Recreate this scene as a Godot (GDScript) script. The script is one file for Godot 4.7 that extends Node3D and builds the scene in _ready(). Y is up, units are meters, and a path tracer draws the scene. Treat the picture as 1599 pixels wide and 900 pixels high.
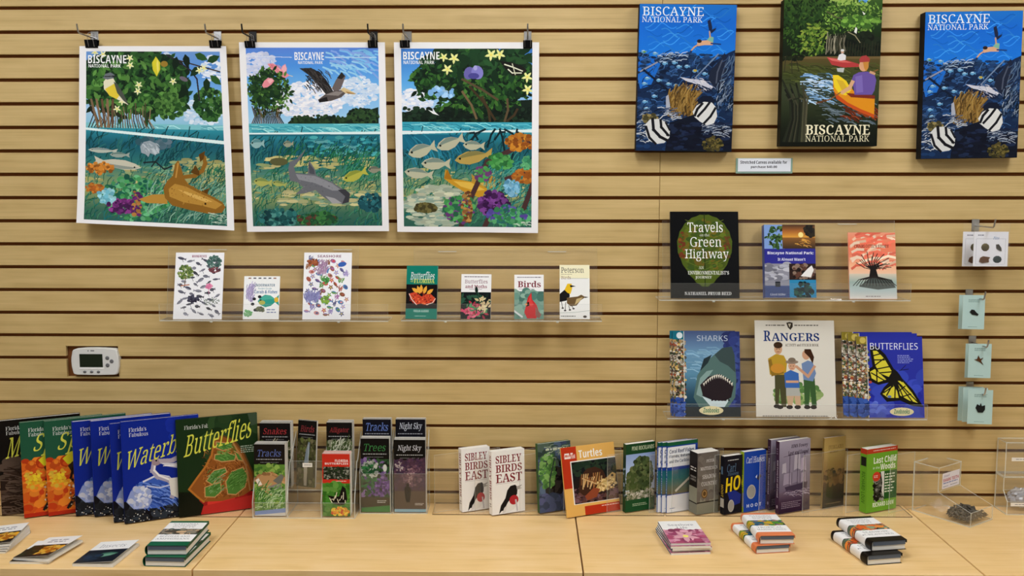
extends Node3D
# A shop display: maple slatwall hung with posters, canvases and clear shelves of books above a low maple counter.

# ---------------------------------------------------------------- camera numbers (the photograph is 1599 x 900)
const F_PX := 1500.0
const CAM := Vector3(0.0, 1.68, 3.148)
const YAW := 0.97
const PITCH := -6.09
const COUNTER := 0.612            # height of the counter top
const PITCH_SLAT := 0.0762        # one slat and its groove
const GROOVE_TOP := 2.2496        # centre height of the highest groove in view
var cam_basis := Basis()
var used := {}
var rng := RandomNumberGenerator.new()
var M := {}

func ray(px: float, py: float) -> Vector3:
	return cam_basis * Vector3((px - 799.5) / F_PX, -(py - 450.0) / F_PX, -1.0)
func W(px: float, py: float, z: float) -> Vector3:        # point seen at a pixel, on the upright plane z metres in front of the wall
	var r := ray(px, py)
	return CAM + r * ((z - CAM.z) / r.z)
func T(px: float, py: float, h: float = COUNTER) -> Vector3:   # point seen at a pixel, on the level plane at height h
	var r := ray(px, py)
	return CAM + r * ((h - CAM.y) / r.y)
func row_of(p: Vector3) -> float:
	var q := cam_basis.inverse() * (p - CAM)
	return 450.0 - F_PX * q.y / -q.z

# ---------------------------------------------------------------- geometry helper: collects faces, commits one mesh
class Geo:
	var v := PackedVector3Array()
	var n := PackedVector3Array()
	var t := PackedVector2Array()
	func tri(a: Vector3, b: Vector3, c: Vector3, ua := Vector2.ZERO, ub := Vector2.ZERO, uc := Vector2.ZERO, nn := Vector3.ZERO):
		var m := nn if nn != Vector3.ZERO else (c - a).cross(b - a).normalized()
		v.append(a); v.append(b); v.append(c)
		n.append(m); n.append(m); n.append(m)
		t.append(ua); t.append(ub); t.append(uc)
	# a bottom left, b bottom right, c top right, d top left as seen from outside
	func quad(a: Vector3, b: Vector3, c: Vector3, d: Vector3, r := Rect2(0, 0, 1, 1)):
		var m := (b - a).cross(d - a).normalized()
		var ua := Vector2(r.position.x, r.end.y); var ub := r.end
		var uc := Vector2(r.end.x, r.position.y); var ud := r.position
		tri(a, d, c, ua, ud, uc, m); tri(a, c, b, ua, uc, ub, m)
	func aquad(a: Vector3, b: Vector3, c: Vector3, d: Vector3, o: Vector3):   # turned so that it faces away from o
		if (b - a).cross(d - a).dot((a + b + c + d) * 0.25 - o) < 0.0: quad(b, a, d, c)
		else: quad(a, b, c, d)
	func atri(a: Vector3, b: Vector3, c: Vector3, o: Vector3):
		if (b - a).cross(c - a).dot((a + b + c) / 3.0 - o) < 0.0: tri(a, b, c)
		else: tri(a, c, b)
	func box(lo: Vector3, hi: Vector3, skip := ""):
		var a := lo; var b := hi
		if not "z+" in skip: quad(Vector3(a.x, a.y, b.z), Vector3(b.x, a.y, b.z), b, Vector3(a.x, b.y, b.z))
		if not "z-" in skip: quad(Vector3(b.x, a.y, a.z), a, Vector3(a.x, b.y, a.z), Vector3(b.x, b.y, a.z))
		if not "x-" in skip: quad(a, Vector3(a.x, a.y, b.z), Vector3(a.x, b.y, b.z), Vector3(a.x, b.y, a.z))
		if not "x+" in skip: quad(Vector3(b.x, a.y, b.z), Vector3(b.x, a.y, a.z), Vector3(b.x, b.y, a.z), b)
		if not "y+" in skip: quad(Vector3(a.x, b.y, b.z), b, Vector3(b.x, b.y, a.z), Vector3(a.x, b.y, a.z))
		if not "y-" in skip: quad(a, Vector3(b.x, a.y, a.z), Vector3(b.x, a.y, b.z), Vector3(a.x, a.y, b.z))
	func cbox(lo: Vector3, hi: Vector3, c: float):          # box with chamfered edges
		var o := (lo + hi) * 0.5
		var e := (hi - lo) * 0.5
		var k := func(s: Vector3, ax: int) -> Vector3:
			var q := Vector3(s.x * e.x, s.y * e.y, s.z * e.z)
			for i in 3:
				if i != ax: q[i] -= s[i] * c
			return o + q
		for ax in 3:
			var p := (ax + 1) % 3; var q := (ax + 2) % 3
			for s in [-1.0, 1.0]:
				var f := []
				for w in [[-1, -1], [1, -1], [1, 1], [-1, 1]]:
					var d := Vector3.ZERO; d[ax] = s; d[p] = w[0]; d[q] = w[1]
					f.append(k.call(d, ax))
				aquad(f[0], f[1], f[2], f[3], o)
			for s1 in [-1.0, 1.0]:
				for s2 in [-1.0, 1.0]:
					var g := []
					for w in [[-1.0, p], [1.0, p], [1.0, q], [-1.0, q]]:
						var d := Vector3.ZERO; d[ax] = w[0]; d[p] = s1; d[q] = s2
						g.append(k.call(d, w[1]))
					aquad(g[0], g[1], g[2], g[3], o)
		for sx in [-1.0, 1.0]:
			for sy in [-1.0, 1.0]:
				for sz in [-1.0, 1.0]:
					var s := Vector3(sx, sy, sz)
					atri(k.call(s, 0), k.call(s, 1), k.call(s, 2), o)
	func tube(pts: Array, r: float, sides := 8):
		var rings := []
		for i in pts.size():
			var d: Vector3 = (pts[min(i + 1, pts.size() - 1)] - pts[max(i - 1, 0)]).normalized()
			var u := d.cross(Vector3(0.31, 0.77, 0.55)).normalized()
			var w := d.cross(u)
			var ring := []
			for s in sides:
				var a := TAU * s / sides
				ring.append(pts[i] + (u * cos(a) + w * sin(a)) * r)
			rings.append(ring)
		for i in rings.size() - 1:
			var o: Vector3 = (pts[i] + pts[i + 1]) * 0.5
			for s in sides:
				aquad(rings[i][s], rings[i][(s + 1) % sides], rings[i + 1][(s + 1) % sides], rings[i + 1][s], o)
		for e in [0, rings.size() - 1]:
			var o2: Vector3 = pts[1] if e == 0 else pts[pts.size() - 2]
			for s in range(1, sides - 1): atri(rings[e][0], rings[e][s], rings[e][s + 1], o2)
	func prism(pts: Array, z0: float, z1: float):             # convex or star shaped outline (x, y), extruded in z
		var o := Vector3.ZERO
		for p in pts: o += Vector3(p.x, p.y, 0)
		o /= pts.size(); o.z = (z0 + z1) * 0.5
		for z in [z0, z1]:
			var idx := Geometry2D.triangulate_polygon(PackedVector2Array(pts))
			for i in range(0, idx.size(), 3):
				var a: Vector2 = pts[idx[i]]; var b: Vector2 = pts[idx[i + 1]]; var c: Vector2 = pts[idx[i + 2]]
				atri(Vector3(a.x, a.y, z), Vector3(b.x, b.y, z), Vector3(c.x, c.y, z), Vector3(a.x, a.y, o.z))
		for i in pts.size():
			var a: Vector2 = pts[i]; var b: Vector2 = pts[(i + 1) % pts.size()]
			aquad(Vector3(a.x, a.y, z0), Vector3(b.x, b.y, z0), Vector3(b.x, b.y, z1), Vector3(a.x, a.y, z1), o)
	func dome(c: Vector3, rx: float, ry: float, rz: float, seg := 10):   # half ellipsoid bulging along +z
		for i in 4:
			var a0 := PI * 0.5 * i / 4.0; var a1 := PI * 0.5 * (i + 1) / 4.0
			for s in seg:
				var b0 := TAU * s / seg; var b1 := TAU * (s + 1) / seg
				var f := func(a: float, b: float) -> Vector3: return c + Vector3(rx * cos(a) * cos(b), ry * cos(a) * sin(b), rz * sin(a))
				aquad(f.call(a0, b0), f.call(a0, b1), f.call(a1, b1), f.call(a1, b0), c)
	func into(am: ArrayMesh, mat: Material) -> ArrayMesh:
		var arr := []; arr.resize(Mesh.ARRAY_MAX)
		arr[Mesh.ARRAY_VERTEX] = v; arr[Mesh.ARRAY_NORMAL] = n; arr[Mesh.ARRAY_TEX_UV] = t
		am.add_surface_from_arrays(Mesh.PRIMITIVE_TRIANGLES, arr)
		am.surface_set_material(am.get_surface_count() - 1, mat)
		return am

# ---------------------------------------------------------------- print: draws covers, posters and cards into an image
class Paint:
	var im: Image
	var ox := 0.0; var oy := 0.0; var sx := 1.0; var sy := 1.0
	var pw := 0; var ph := 0
	var vary := 0.08       # how much repeated dabs differ in tone
	var cx0 := 0; var cx1 := 0; var cy0 := 0; var cy1 := 0
	var r := RandomNumberGenerator.new()
	func _init(w: int, h: int, x0: float, y0: float, x1: float, y1: float, bg: Color, seed_ := 7):
		im = Image.create(w, h, false, Image.FORMAT_RGB8); im.fill(bg)
		ox = x0; oy = y0; sx = w / (x1 - x0); sy = h / (y1 - y0); pw = w; ph = h; r.seed = seed_
		unclip()
	func unclip():
		cx0 = 0; cx1 = pw; cy0 = 0; cy1 = ph
	func clip(x: float, y: float, w: float, h: float):
		cx0 = int((x - ox) * sx); cx1 = int((x + w - ox) * sx); cy0 = int((y - oy) * sy); cy1 = int((y + h - oy) * sy)
	func span(y: int, a: float, b: float, c: Color):
		var i := maxi(int(round(a)), cx0); var j := mini(int(round(b)), cx1)
		if j > i and y >= cy0 and y < cy1: im.fill_rect(Rect2i(i, y, j - i, 1), c)
	func rect(x: float, y: float, w: float, h: float, c: Color):
		im.fill_rect(Rect2i(int((x - ox) * sx), int((y - oy) * sy), max(1, int(round(w * sx))), max(1, int(round(h * sy)))), c)
	func grad(x: float, y: float, w: float, h: float, cols: Array):
		var y0 := int((y - oy) * sy); var n := int(h * sy)
		for i in n:
			var f := float(i) / n * (cols.size() - 1)
			var k: int = min(int(f), cols.size() - 2)
			im.fill_rect(Rect2i(int((x - ox) * sx), y0 + i, int(round(w * sx)) + 1, 1), cols[k].lerp(cols[k + 1], f - k))
	func poly(p: Array, c: Color):
		var q := PackedVector2Array()
		var lo := 1e9; var hi := -1e9
		for i in range(0, p.size(), 2):
			var a := Vector2((p[i] - ox) * sx, (p[i + 1] - oy) * sy)
			q.append(a); lo = min(lo, a.y); hi = max(hi, a.y)
		fill(q, max(0, int(floor(lo))), min(ph - 1, int(ceil(hi))), c)
	func fill(q: PackedVector2Array, y0: int, y1: int, c: Color):
		var m := q.size()
		for y in range(y0, y1 + 1):
			var yc := y + 0.5
			var xs := []
			var a := q[m - 1]
			for b in q:
				if (a.y <= yc) != (b.y <= yc): xs.append(a.x + (yc - a.y) / (b.y - a.y) * (b.x - a.x))
				a = b
			if xs.size() > 2: xs.sort()
			for i in range(0, xs.size() - 1, 2): span(y, min(xs[i], xs[i + 1]), max(xs[i], xs[i + 1]), c)
	func ell(cx: float, cy: float, rx: float, ry: float, c: Color, rot := 0.0):
		if rot == 0.0:
			var X := (cx - ox) * sx; var Y := (cy - oy) * sy; var A := rx * sx; var B := ry * sy
			for y in range(max(0, int(Y - B)), min(ph - 1, int(Y + B)) + 1):
				var d := (y + 0.5 - Y) / B
				if absf(d) < 1.0:
					var w := A * sqrt(1.0 - d * d)
					span(y, X - w, X + w, c)
			return
		var p := []
		var ca := cos(rot); var sa := sin(rot)
		for i in 14:
			var a := TAU * i / 14.0
			var u := rx * cos(a); var w := ry * sin(a)
			p.append(cx + u * ca - w * sa); p.append(cy + u * sa + w * ca)
		poly(p, c)
	func line(p: Array, w: float, c: Color):
		for i in range(0, p.size() - 3, 2):
			var a := Vector2(p[i], p[i + 1]); var b := Vector2(p[i + 2], p[i + 3])
			var d := (b - a).normalized() * w * 0.5
			var k := Vector2(-d.y, d.x)
			poly([a.x - d.x + k.x, a.y - d.y + k.y, b.x + d.x + k.x, b.y + d.y + k.y, b.x + d.x - k.x, b.y + d.y - k.y, a.x - d.x - k.x, a.y - d.y - k.y], c)
	func pick(cols: Array) -> Color:
		var c: Color = cols[r.randi() % cols.size()]
		var f := r.randf_range(1.0 - vary, 1.0 + vary)
		return Color(min(1, c.r * f), min(1, c.g * f), min(1, c.b * f))
	func blobs(x: float, y: float, w: float, h: float, n: int, r0: float, r1: float, cols: Array, round_ := true, flat := 1.0):
		for i in n:
			var a := r.randf() * TAU; var k := sqrt(r.randf())
			var px := x + w * (0.5 + 0.5 * k * cos(a)) if round_ else x + w * r.randf()
			var py := y + h * (0.5 + 0.5 * k * sin(a)) if round_ else y + h * r.randf()
			var q := r.randf_range(r0, r1)
			ell(px, py, q, q * flat * r.randf_range(0.6, 1.1), pick(cols))
	func leaf(x: float, y: float, l: float, w: float, a: float, c: Color):
		var d := Vector2(cos(a), sin(a)); var k := Vector2(-d.y, d.x) * w * 0.5
		var p := Vector2(x, y); var q := p + d * l
		var m1 := p + d * l * 0.3; var m2 := p + d * l * 0.65
		poly([p.x, p.y, m1.x + k.x, m1.y + k.y, m2.x + k.x * 0.9, m2.y + k.y * 0.9, q.x, q.y, m2.x - k.x * 0.9, m2.y - k.y * 0.9, m1.x - k.x, m1.y - k.y], c)
	func leaves(x: float, y: float, w: float, h: float, n: int, l0: float, l1: float, cols: Array):
		for i in n:
			var a := r.randf() * TAU; var k := sqrt(r.randf())
			var l := r.randf_range(l0, l1)
			leaf(x + w * (0.5 + 0.5 * k * cos(a)), y + h * (0.5 + 0.5 * k * sin(a)), l, l * 0.42, r.randf() * TAU, pick(cols))
	func strokes(x: float, y: float, w: float, h: float, n: int, l0: float, l1: float, wd: float, cols: Array, ang: float, spread: float):
		for i in n:
			var a := ang + r.randf_range(-spread, spread)
			var l := r.randf_range(l0, l1)
			var px := x + w * r.randf(); var py := y + h * r.randf()
			line([px, py, px + cos(a) * l * 0.5, py + sin(a) * l * 0.5, px + cos(a + 0.25) * l, py + sin(a + 0.25) * l], wd, pick(cols))
	func star(x: float, y: float, q: float, c: Color):
		for i in 5: leaf(x, y, q, q * 0.42, TAU * i / 5.0 + 0.4, c)
		ell(x, y, q * 0.2, q * 0.2, Color(0.95, 0.9, 0.45))
	func fish(x: float, y: float, l: float, h: float, a: float, c: Color, c2: Color):
		var f := func(u: float, v2: float) -> Array: return [x + (u * cos(a) - v2 * sin(a)), y + (u * sin(a) + v2 * cos(a))]
		var p := []
		for e in [[-0.5, 0.0], [-0.38, -0.3], [-0.15, -0.5], [0.1, -0.42], [0.3, -0.14], [0.5, -0.45], [0.45, 0.0], [0.5, 0.45], [0.3, 0.14], [0.1, 0.42], [-0.15, 0.5], [-0.38, 0.3]]: p += f.call(e[0] * l, e[1] * h)
		poly(p, c)
		p = []
		for e in [[-0.45, -0.05], [-0.3, -0.3], [-0.1, -0.46], [0.1, -0.4], [0.3, -0.1], [0.1, -0.12], [-0.2, -0.1]]: p += f.call(e[0] * l, e[1] * h)
		poly(p, c2)
		var e2: Array = f.call(-0.36 * l, -0.06 * h)
		ell(e2[0], e2[1], h * 0.08, h * 0.08, Color(0.05, 0.05, 0.05))
	# text fitted to a box; shear leans it, turn lays it down a spine (top to bottom), rise tilts the line
	func text(s: String, x: float, y: float, w: float, h: float, c: Color, serif := false, bold := false, shear := 0.0, turn := false, rise := 0.0):
		var tm := TextMesh.new()
		var sf := SystemFont.new()
		sf.font_names = PackedStringArray(["Droid Serif" if serif else "Droid Sans"])
		sf.font_weight = 700 if bold else 400
		tm.font = sf; tm.text = s; tm.font_size = 40; tm.depth = 0.0; tm.curve_step = 2.0; tm.pixel_size = 1.0
		var arr := tm.get_mesh_arrays()
		var vs: PackedVector3Array = arr[Mesh.ARRAY_VERTEX]
		if vs.is_empty(): return
		var idx = arr[Mesh.ARRAY_INDEX]
		var lo := Vector2(1e9, 1e9); var hi := Vector2(-1e9, -1e9)
		var p2 := PackedVector2Array()
		for p in vs:
			var q := Vector2(p.x + shear * p.y, -p.y)
			p2.append(q); lo = lo.min(q); hi = hi.max(q)
		var d := hi - lo
		for i in p2.size():
			var u := (p2[i].x - lo.x) / d.x; var k := (p2[i].y - lo.y) / d.y
			if turn: p2[i] = Vector2((x + w * (1.0 - k) - ox) * sx, (y + h * u - oy) * sy)
			else: p2[i] = Vector2((x + w * u - ox) * sx, (y + h * k - rise * u - oy) * sy)
		var cnt: int = idx.size() if idx != null and idx.size() > 0 else vs.size()
		for i in range(0, cnt, 3):
			var a: Vector2; var b: Vector2; var e: Vector2
			if idx != null and idx.size() > 0: a = p2[idx[i]]; b = p2[idx[i + 1]]; e = p2[idx[i + 2]]
			else: a = p2[i]; b = p2[i + 1]; e = p2[i + 2]
			var y0: int = max(0, int(floor(min(a.y, b.y, e.y)))); var y1: int = min(ph - 1, int(ceil(max(a.y, b.y, e.y))))
			fill(PackedVector2Array([a, b, e]), y0, y1, c)
	func words(x: float, y: float, w: float, h: float, rows: int, c: Color, ragged := 0.3):    # small print too fine to read
		var lh := h / rows
		for i in rows:
			var px := x; var end := x + w * (1.0 - r.randf() * ragged)
			while px < end:
				var l: float = min(lh * r.randf_range(0.5, 1.6), end - px)
				rect(px, y + lh * (i + 0.22), l, lh * 0.45, c)
				px += l + lh * 0.3
	func mat(rough := 0.35) -> StandardMaterial3D:
		var m := StandardMaterial3D.new()
		m.albedo_texture = ImageTexture.create_from_image(im)
		m.roughness = rough; m.texture_repeat = false; m.metallic_specular = 0.22
		return m

# ---------------------------------------------------------------- materials
func plain(c: Color, rough := 0.5, metal := 0.0) -> StandardMaterial3D:
	var m := StandardMaterial3D.new()
	m.albedo_color = c; m.roughness = rough; m.metallic = metal; m.metallic_specular = 0.4 if c.a < 1.0 or metal > 0.0 else 0.25
	return m

func wood_texture(seed_: int, a: Color, b: Color, c: Color) -> ImageTexture:   # maple laminate: fine streaks and soft figure along u
	var w := 1024; var h := 512
	var layers := []
	for k in [[64, 512, 0.020], [24, 512, 0.11], [128, 128, 0.03]]:
		var nz := FastNoiseLite.new(); nz.seed = seed_ + layers.size(); nz.frequency = k[2]; nz.fractal_octaves = 3
		var im := nz.get_seamless_image(k[0], k[1]); im.convert(Image.FORMAT_L8)
		im.resize(w, h, Image.INTERPOLATE_CUBIC)
		layers.append(im.get_data())
	var out := PackedByteArray(); out.resize(w * h * 3)
	var l0: PackedByteArray = layers[0]; var l1: PackedByteArray = layers[1]; var l2: PackedByteArray = layers[2]
	var lut := []
	for i in 256:
		var f := i / 255.0
		var q := a.lerp(b, f * 2.0) if f < 0.5 else b.lerp(c, f * 2.0 - 1.0)
		lut.append(Vector3i(int(q.r * 255), int(q.g * 255), int(q.b * 255)))
	for i in w * h:
		var g: int = clampi((l0[i] * 5 + l1[i] * 4 + l2[i] * 4 - 192) / 10, 0, 255)
		var q: Vector3i = lut[g]
		out[i * 3] = q.x; out[i * 3 + 1] = q.y; out[i * 3 + 2] = q.z
	return ImageTexture.create_from_image(Image.create_from_data(w, h, false, Image.FORMAT_RGB8, out))

# ---------------------------------------------------------------- nodes
func numbered(s: String) -> String:
	if not used.has(s):
		used[s] = 0
		return s
	used[s] += 1
	return "%s_%03d" % [s, used[s]]
func tag(o: Node, label: String, category: String, group := ""):
	o.set_meta("label", label); o.set_meta("category", category)
	if group: o.set_meta("group", group)
func thing(called: String, label: String, category: String, group := "") -> Node3D:
	var o := Node3D.new(); o.name = numbered(called); add_child(o)
	tag(o, label, category, group)
	return o
func part(called: String, mesh: Mesh, parent: Node) -> MeshInstance3D:
	var o := MeshInstance3D.new(); o.name = called; o.mesh = mesh
	parent.add_child(o, true)
	return o
func geo_part(called: String, g: Geo, mat: Material, parent: Node) -> MeshInstance3D:
	return part(called, g.into(ArrayMesh.new(), mat), parent)
func struct(called: String, g: Geo, mat: Material) -> MeshInstance3D:
	var o := geo_part(called, g, mat, self)
	o.set_meta("kind", "structure")
	return o
func box_geo(lo: Vector3, hi: Vector3, ch := 0.0) -> Geo:
	var g := Geo.new()
	if ch > 0.0: g.cbox(lo, hi, ch)
	else: g.box(lo, hi)
	return g

# a clear sheet: see-through faces, frosted sawn edges; lo..hi box, thin axis 0 / 1 / 2
func sheet_mesh(lo: Vector3, hi: Vector3, axis: int, rim: Material = null) -> ArrayMesh:
	var faces := Geo.new(); var edges := Geo.new()
	var nm: Array = [["x-", "x+"], ["y-", "y+"], ["z-", "z+"]]
	var f_skip := ""; var e_skip := ""
	for i in 3:
		if i == axis: e_skip += nm[i][0] + nm[i][1]
		else: f_skip += nm[i][0] + nm[i][1]
	faces.box(lo, hi, f_skip); edges.box(lo, hi, e_skip)
	return edges.into(faces.into(ArrayMesh.new(), M.clear), rim if rim else M.clear_edge)
# a clear sheet of any outline (x, y), thickness z0..z1
func sheet_prism(pts: Array, z0: float, z1: float) -> ArrayMesh:
	var faces := Geo.new(); var edges := Geo.new()
	var idx := Geometry2D.triangulate_polygon(PackedVector2Array(pts))
	var c := Vector2.ZERO
	for p in pts: c += p
	c /= pts.size()
	for z in [z0, z1]:
		for i in range(0, idx.size(), 3):
			var q := []
			for k in 3: q.append(Vector3(pts[idx[i + k]].x, pts[idx[i + k]].y, z))
			faces.atri(q[0], q[1], q[2], Vector3(q[0].x, q[0].y, (z0 + z1) * 0.5))
	for i in pts.size():
		var a: Vector2 = pts[i]; var b: Vector2 = pts[(i + 1) % pts.size()]
		edges.aquad(Vector3(a.x, a.y, z0), Vector3(b.x, b.y, z0), Vector3(b.x, b.y, z1), Vector3(a.x, a.y, z1), Vector3(c.x, c.y, (z0 + z1) * 0.5))
	return edges.into(faces.into(ArrayMesh.new(), M.clear), M.clear_edge)

# upright frame: origin bl, x towards br, leaning back by deg
func frame_at(bl: Vector3, br: Vector3, lean: float) -> Transform3D:
	var x := (br - bl).normalized()
	var n := x.cross(Vector3.UP).normalized()
	var u := n.cross(x).normalized()
	var a := deg_to_rad(lean)
	return Transform3D(Basis(x, u * cos(a) - n * sin(a), n * cos(a) + u * sin(a)), bl)
func rise_to(f: Transform3D, py: float) -> float:        # how tall an upright thing is whose left top corner shows on row py
	var lo := 0.0; var hi := 1.2
	for i in 30:
		var m := (lo + hi) * 0.5
		if row_of(f.origin + f.basis.y * m) > py: lo = m
		else: hi = m
	return lo

# a book: origin at the lower spine corner of the front cover, x across the cover, y up it, front face at z = 0
func book(o: Node3D, w: float, h: float, t: float, cover: Material, spine: Material, edge: Material, hard := false, lift := 0.0):
	var tc := 0.0025 if hard else 0.0007
	var ins := 0.0015 if hard else 0.0006
	var f := Geo.new(); f.quad(Vector3(0, 0, 0), Vector3(w, 0, 0), Vector3(w, h, 0), Vector3(0, h, 0))
	var e := Geo.new(); e.box(Vector3(0, 0, -tc), Vector3(w, h, 0), "z+")
	var fc := part("front_cover", e.into(f.into(ArrayMesh.new(), cover), edge), o)
	if lift > 0.0: fc.rotation_degrees.y = -lift
	geo_part("back_cover", box_geo(Vector3(0, 0, -t), Vector3(w, h, -t + tc)), edge, o)
	var s := Geo.new(); s.quad(Vector3(0, 0, -t + tc), Vector3(0, 0, -tc), Vector3(0, h, -tc), Vector3(0, h, -t + tc))
	var s2 := Geo.new(); s2.box(Vector3(0, 0, -t + tc), Vector3(tc, h, -tc), "x-")
	part("spine", s2.into(s.into(ArrayMesh.new(), spine), edge), o)
	var pg := Geo.new()
	var leaves: int = clampi(int((t - 2 * tc) / 0.004), 1, 6)
	for i in leaves:           # page gatherings, slightly uneven
		var z0 := -t + tc + (t - 2 * tc) * i / leaves; var z1 := -t + tc + (t - 2 * tc) * (i + 1) / leaves
		var k := 0.0004 * (i % 2)
		pg.box(Vector3(tc, ins + k, z0), Vector3(w - ins - k, h - ins - k, z1))
	geo_part("page_block", pg, M.pages, o)

func standing(called: String, label: String, group: String, bl: Vector3, br: Vector3, top_row: float, lean: float, t: float, cover: Material, spine: Material, edge: Material, hard := false, category := "book") -> Node3D:
	var o := thing(called, label, category, group)
	var f := frame_at(bl, br, lean)
	var h := rise_to(f, top_row)
	f.origin.y += t * sin(deg_to_rad(lean)) + 0.0003
	o.transform = f
	book(o, (br - bl).length(), h, t, cover, spine, edge, hard)
	return o
func lying(called: String, label: String, group: String, fl: Vector3, turn: float, base: float, w: float, h: float, t: float, cover: Material, spine: Material, edge: Material, hard := false, lift := 0.0) -> Node3D:
	var o := thing(called, label, "book", group)
	var a := deg_to_rad(turn)
	var x := Vector3(cos(a), 0, -sin(a)); var y := Vector3(-sin(a), 0, -cos(a))
	o.transform = Transform3D(Basis(x, y, Vector3.UP), Vector3(fl.x, base + t, fl.z))
	book(o, w, h, t, cover, spine, edge, hard, lift)
	return o

# ---------------------------------------------------------------- prints
func C(s: String) -> Color: return Color(s)
func CC(a: Array) -> Array:
	var o := []
	for s in a: o.append(Color(s))
	return o

func water_base(p: Paint, x0: float, x1: float, y0: float, y1: float, tilt: float):
	# the lower, underwater half of the three posters: light shafts, sea floor, turtle grass
	p.grad(x0, y0, x1 - x0, y1 - y0, CC(["2f8fa0", "1b5a6b", "2f7170", "6f8f6a", "8d9a62", "3d6a58", "2c5a50"]))
	var w := x1 - x0; var h := y1 - y0
	p.strokes(x0, y0 + h * 0.1, w, h * 0.3, 160, 30, 70, 4, CC(["123f46", "1a5058", "16484a", "2a6a68"]), -1.4, 0.5)
	p.blobs(x0, y0 + h * 0.38, w, h * 0.3, 150, 8, 26, CC(["a9a568", "8fa070", "c0b57a", "6f9a78", "4d8478"]), false, 0.3)
	p.strokes(x0, y0 + h * 0.4, w, h * 0.6, 420, 20, 50, 3, CC(["1e5a44", "2d7050", "155048", "3f8460", "1c6a6c"]), -1.3, 0.7)
	p.poly([x0, y0, x1, y0 + tilt, x1, y0 + tilt + 14, x0 + w * 0.5, y0 + tilt * 0.6 + 8, x0, y0 + 10], C("dff2f0"))

func poster_paper(x0: float, y0: float, x1: float, y1: float, ax0: float, ay0: float, ax1: float, ay1: float, art: Callable, seed_: int) -> StandardMaterial3D:
	var w := 640; var h := int(640.0 * (y1 - y0) / (x1 - x0))
	var p := Paint.new(w, h, x0, y0, x1, y1, C("f1eff0"), seed_)
	art.call(p)
	for q in [[x0 - 5, y0 - 5, ax0 - x0 + 5, y1 - y0 + 10], [ax1, y0 - 5, x1 - ax1 + 5, y1 - y0 + 10], [x0, y0 - 5, x1 - x0, ay0 - y0 + 5], [x0, ay1, x1 - x0, y1 - ay1 + 5]]:
		p.rect(q[0], q[1], q[2], q[3], C("f1eff0"))
	return p.mat(0.45)

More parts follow.
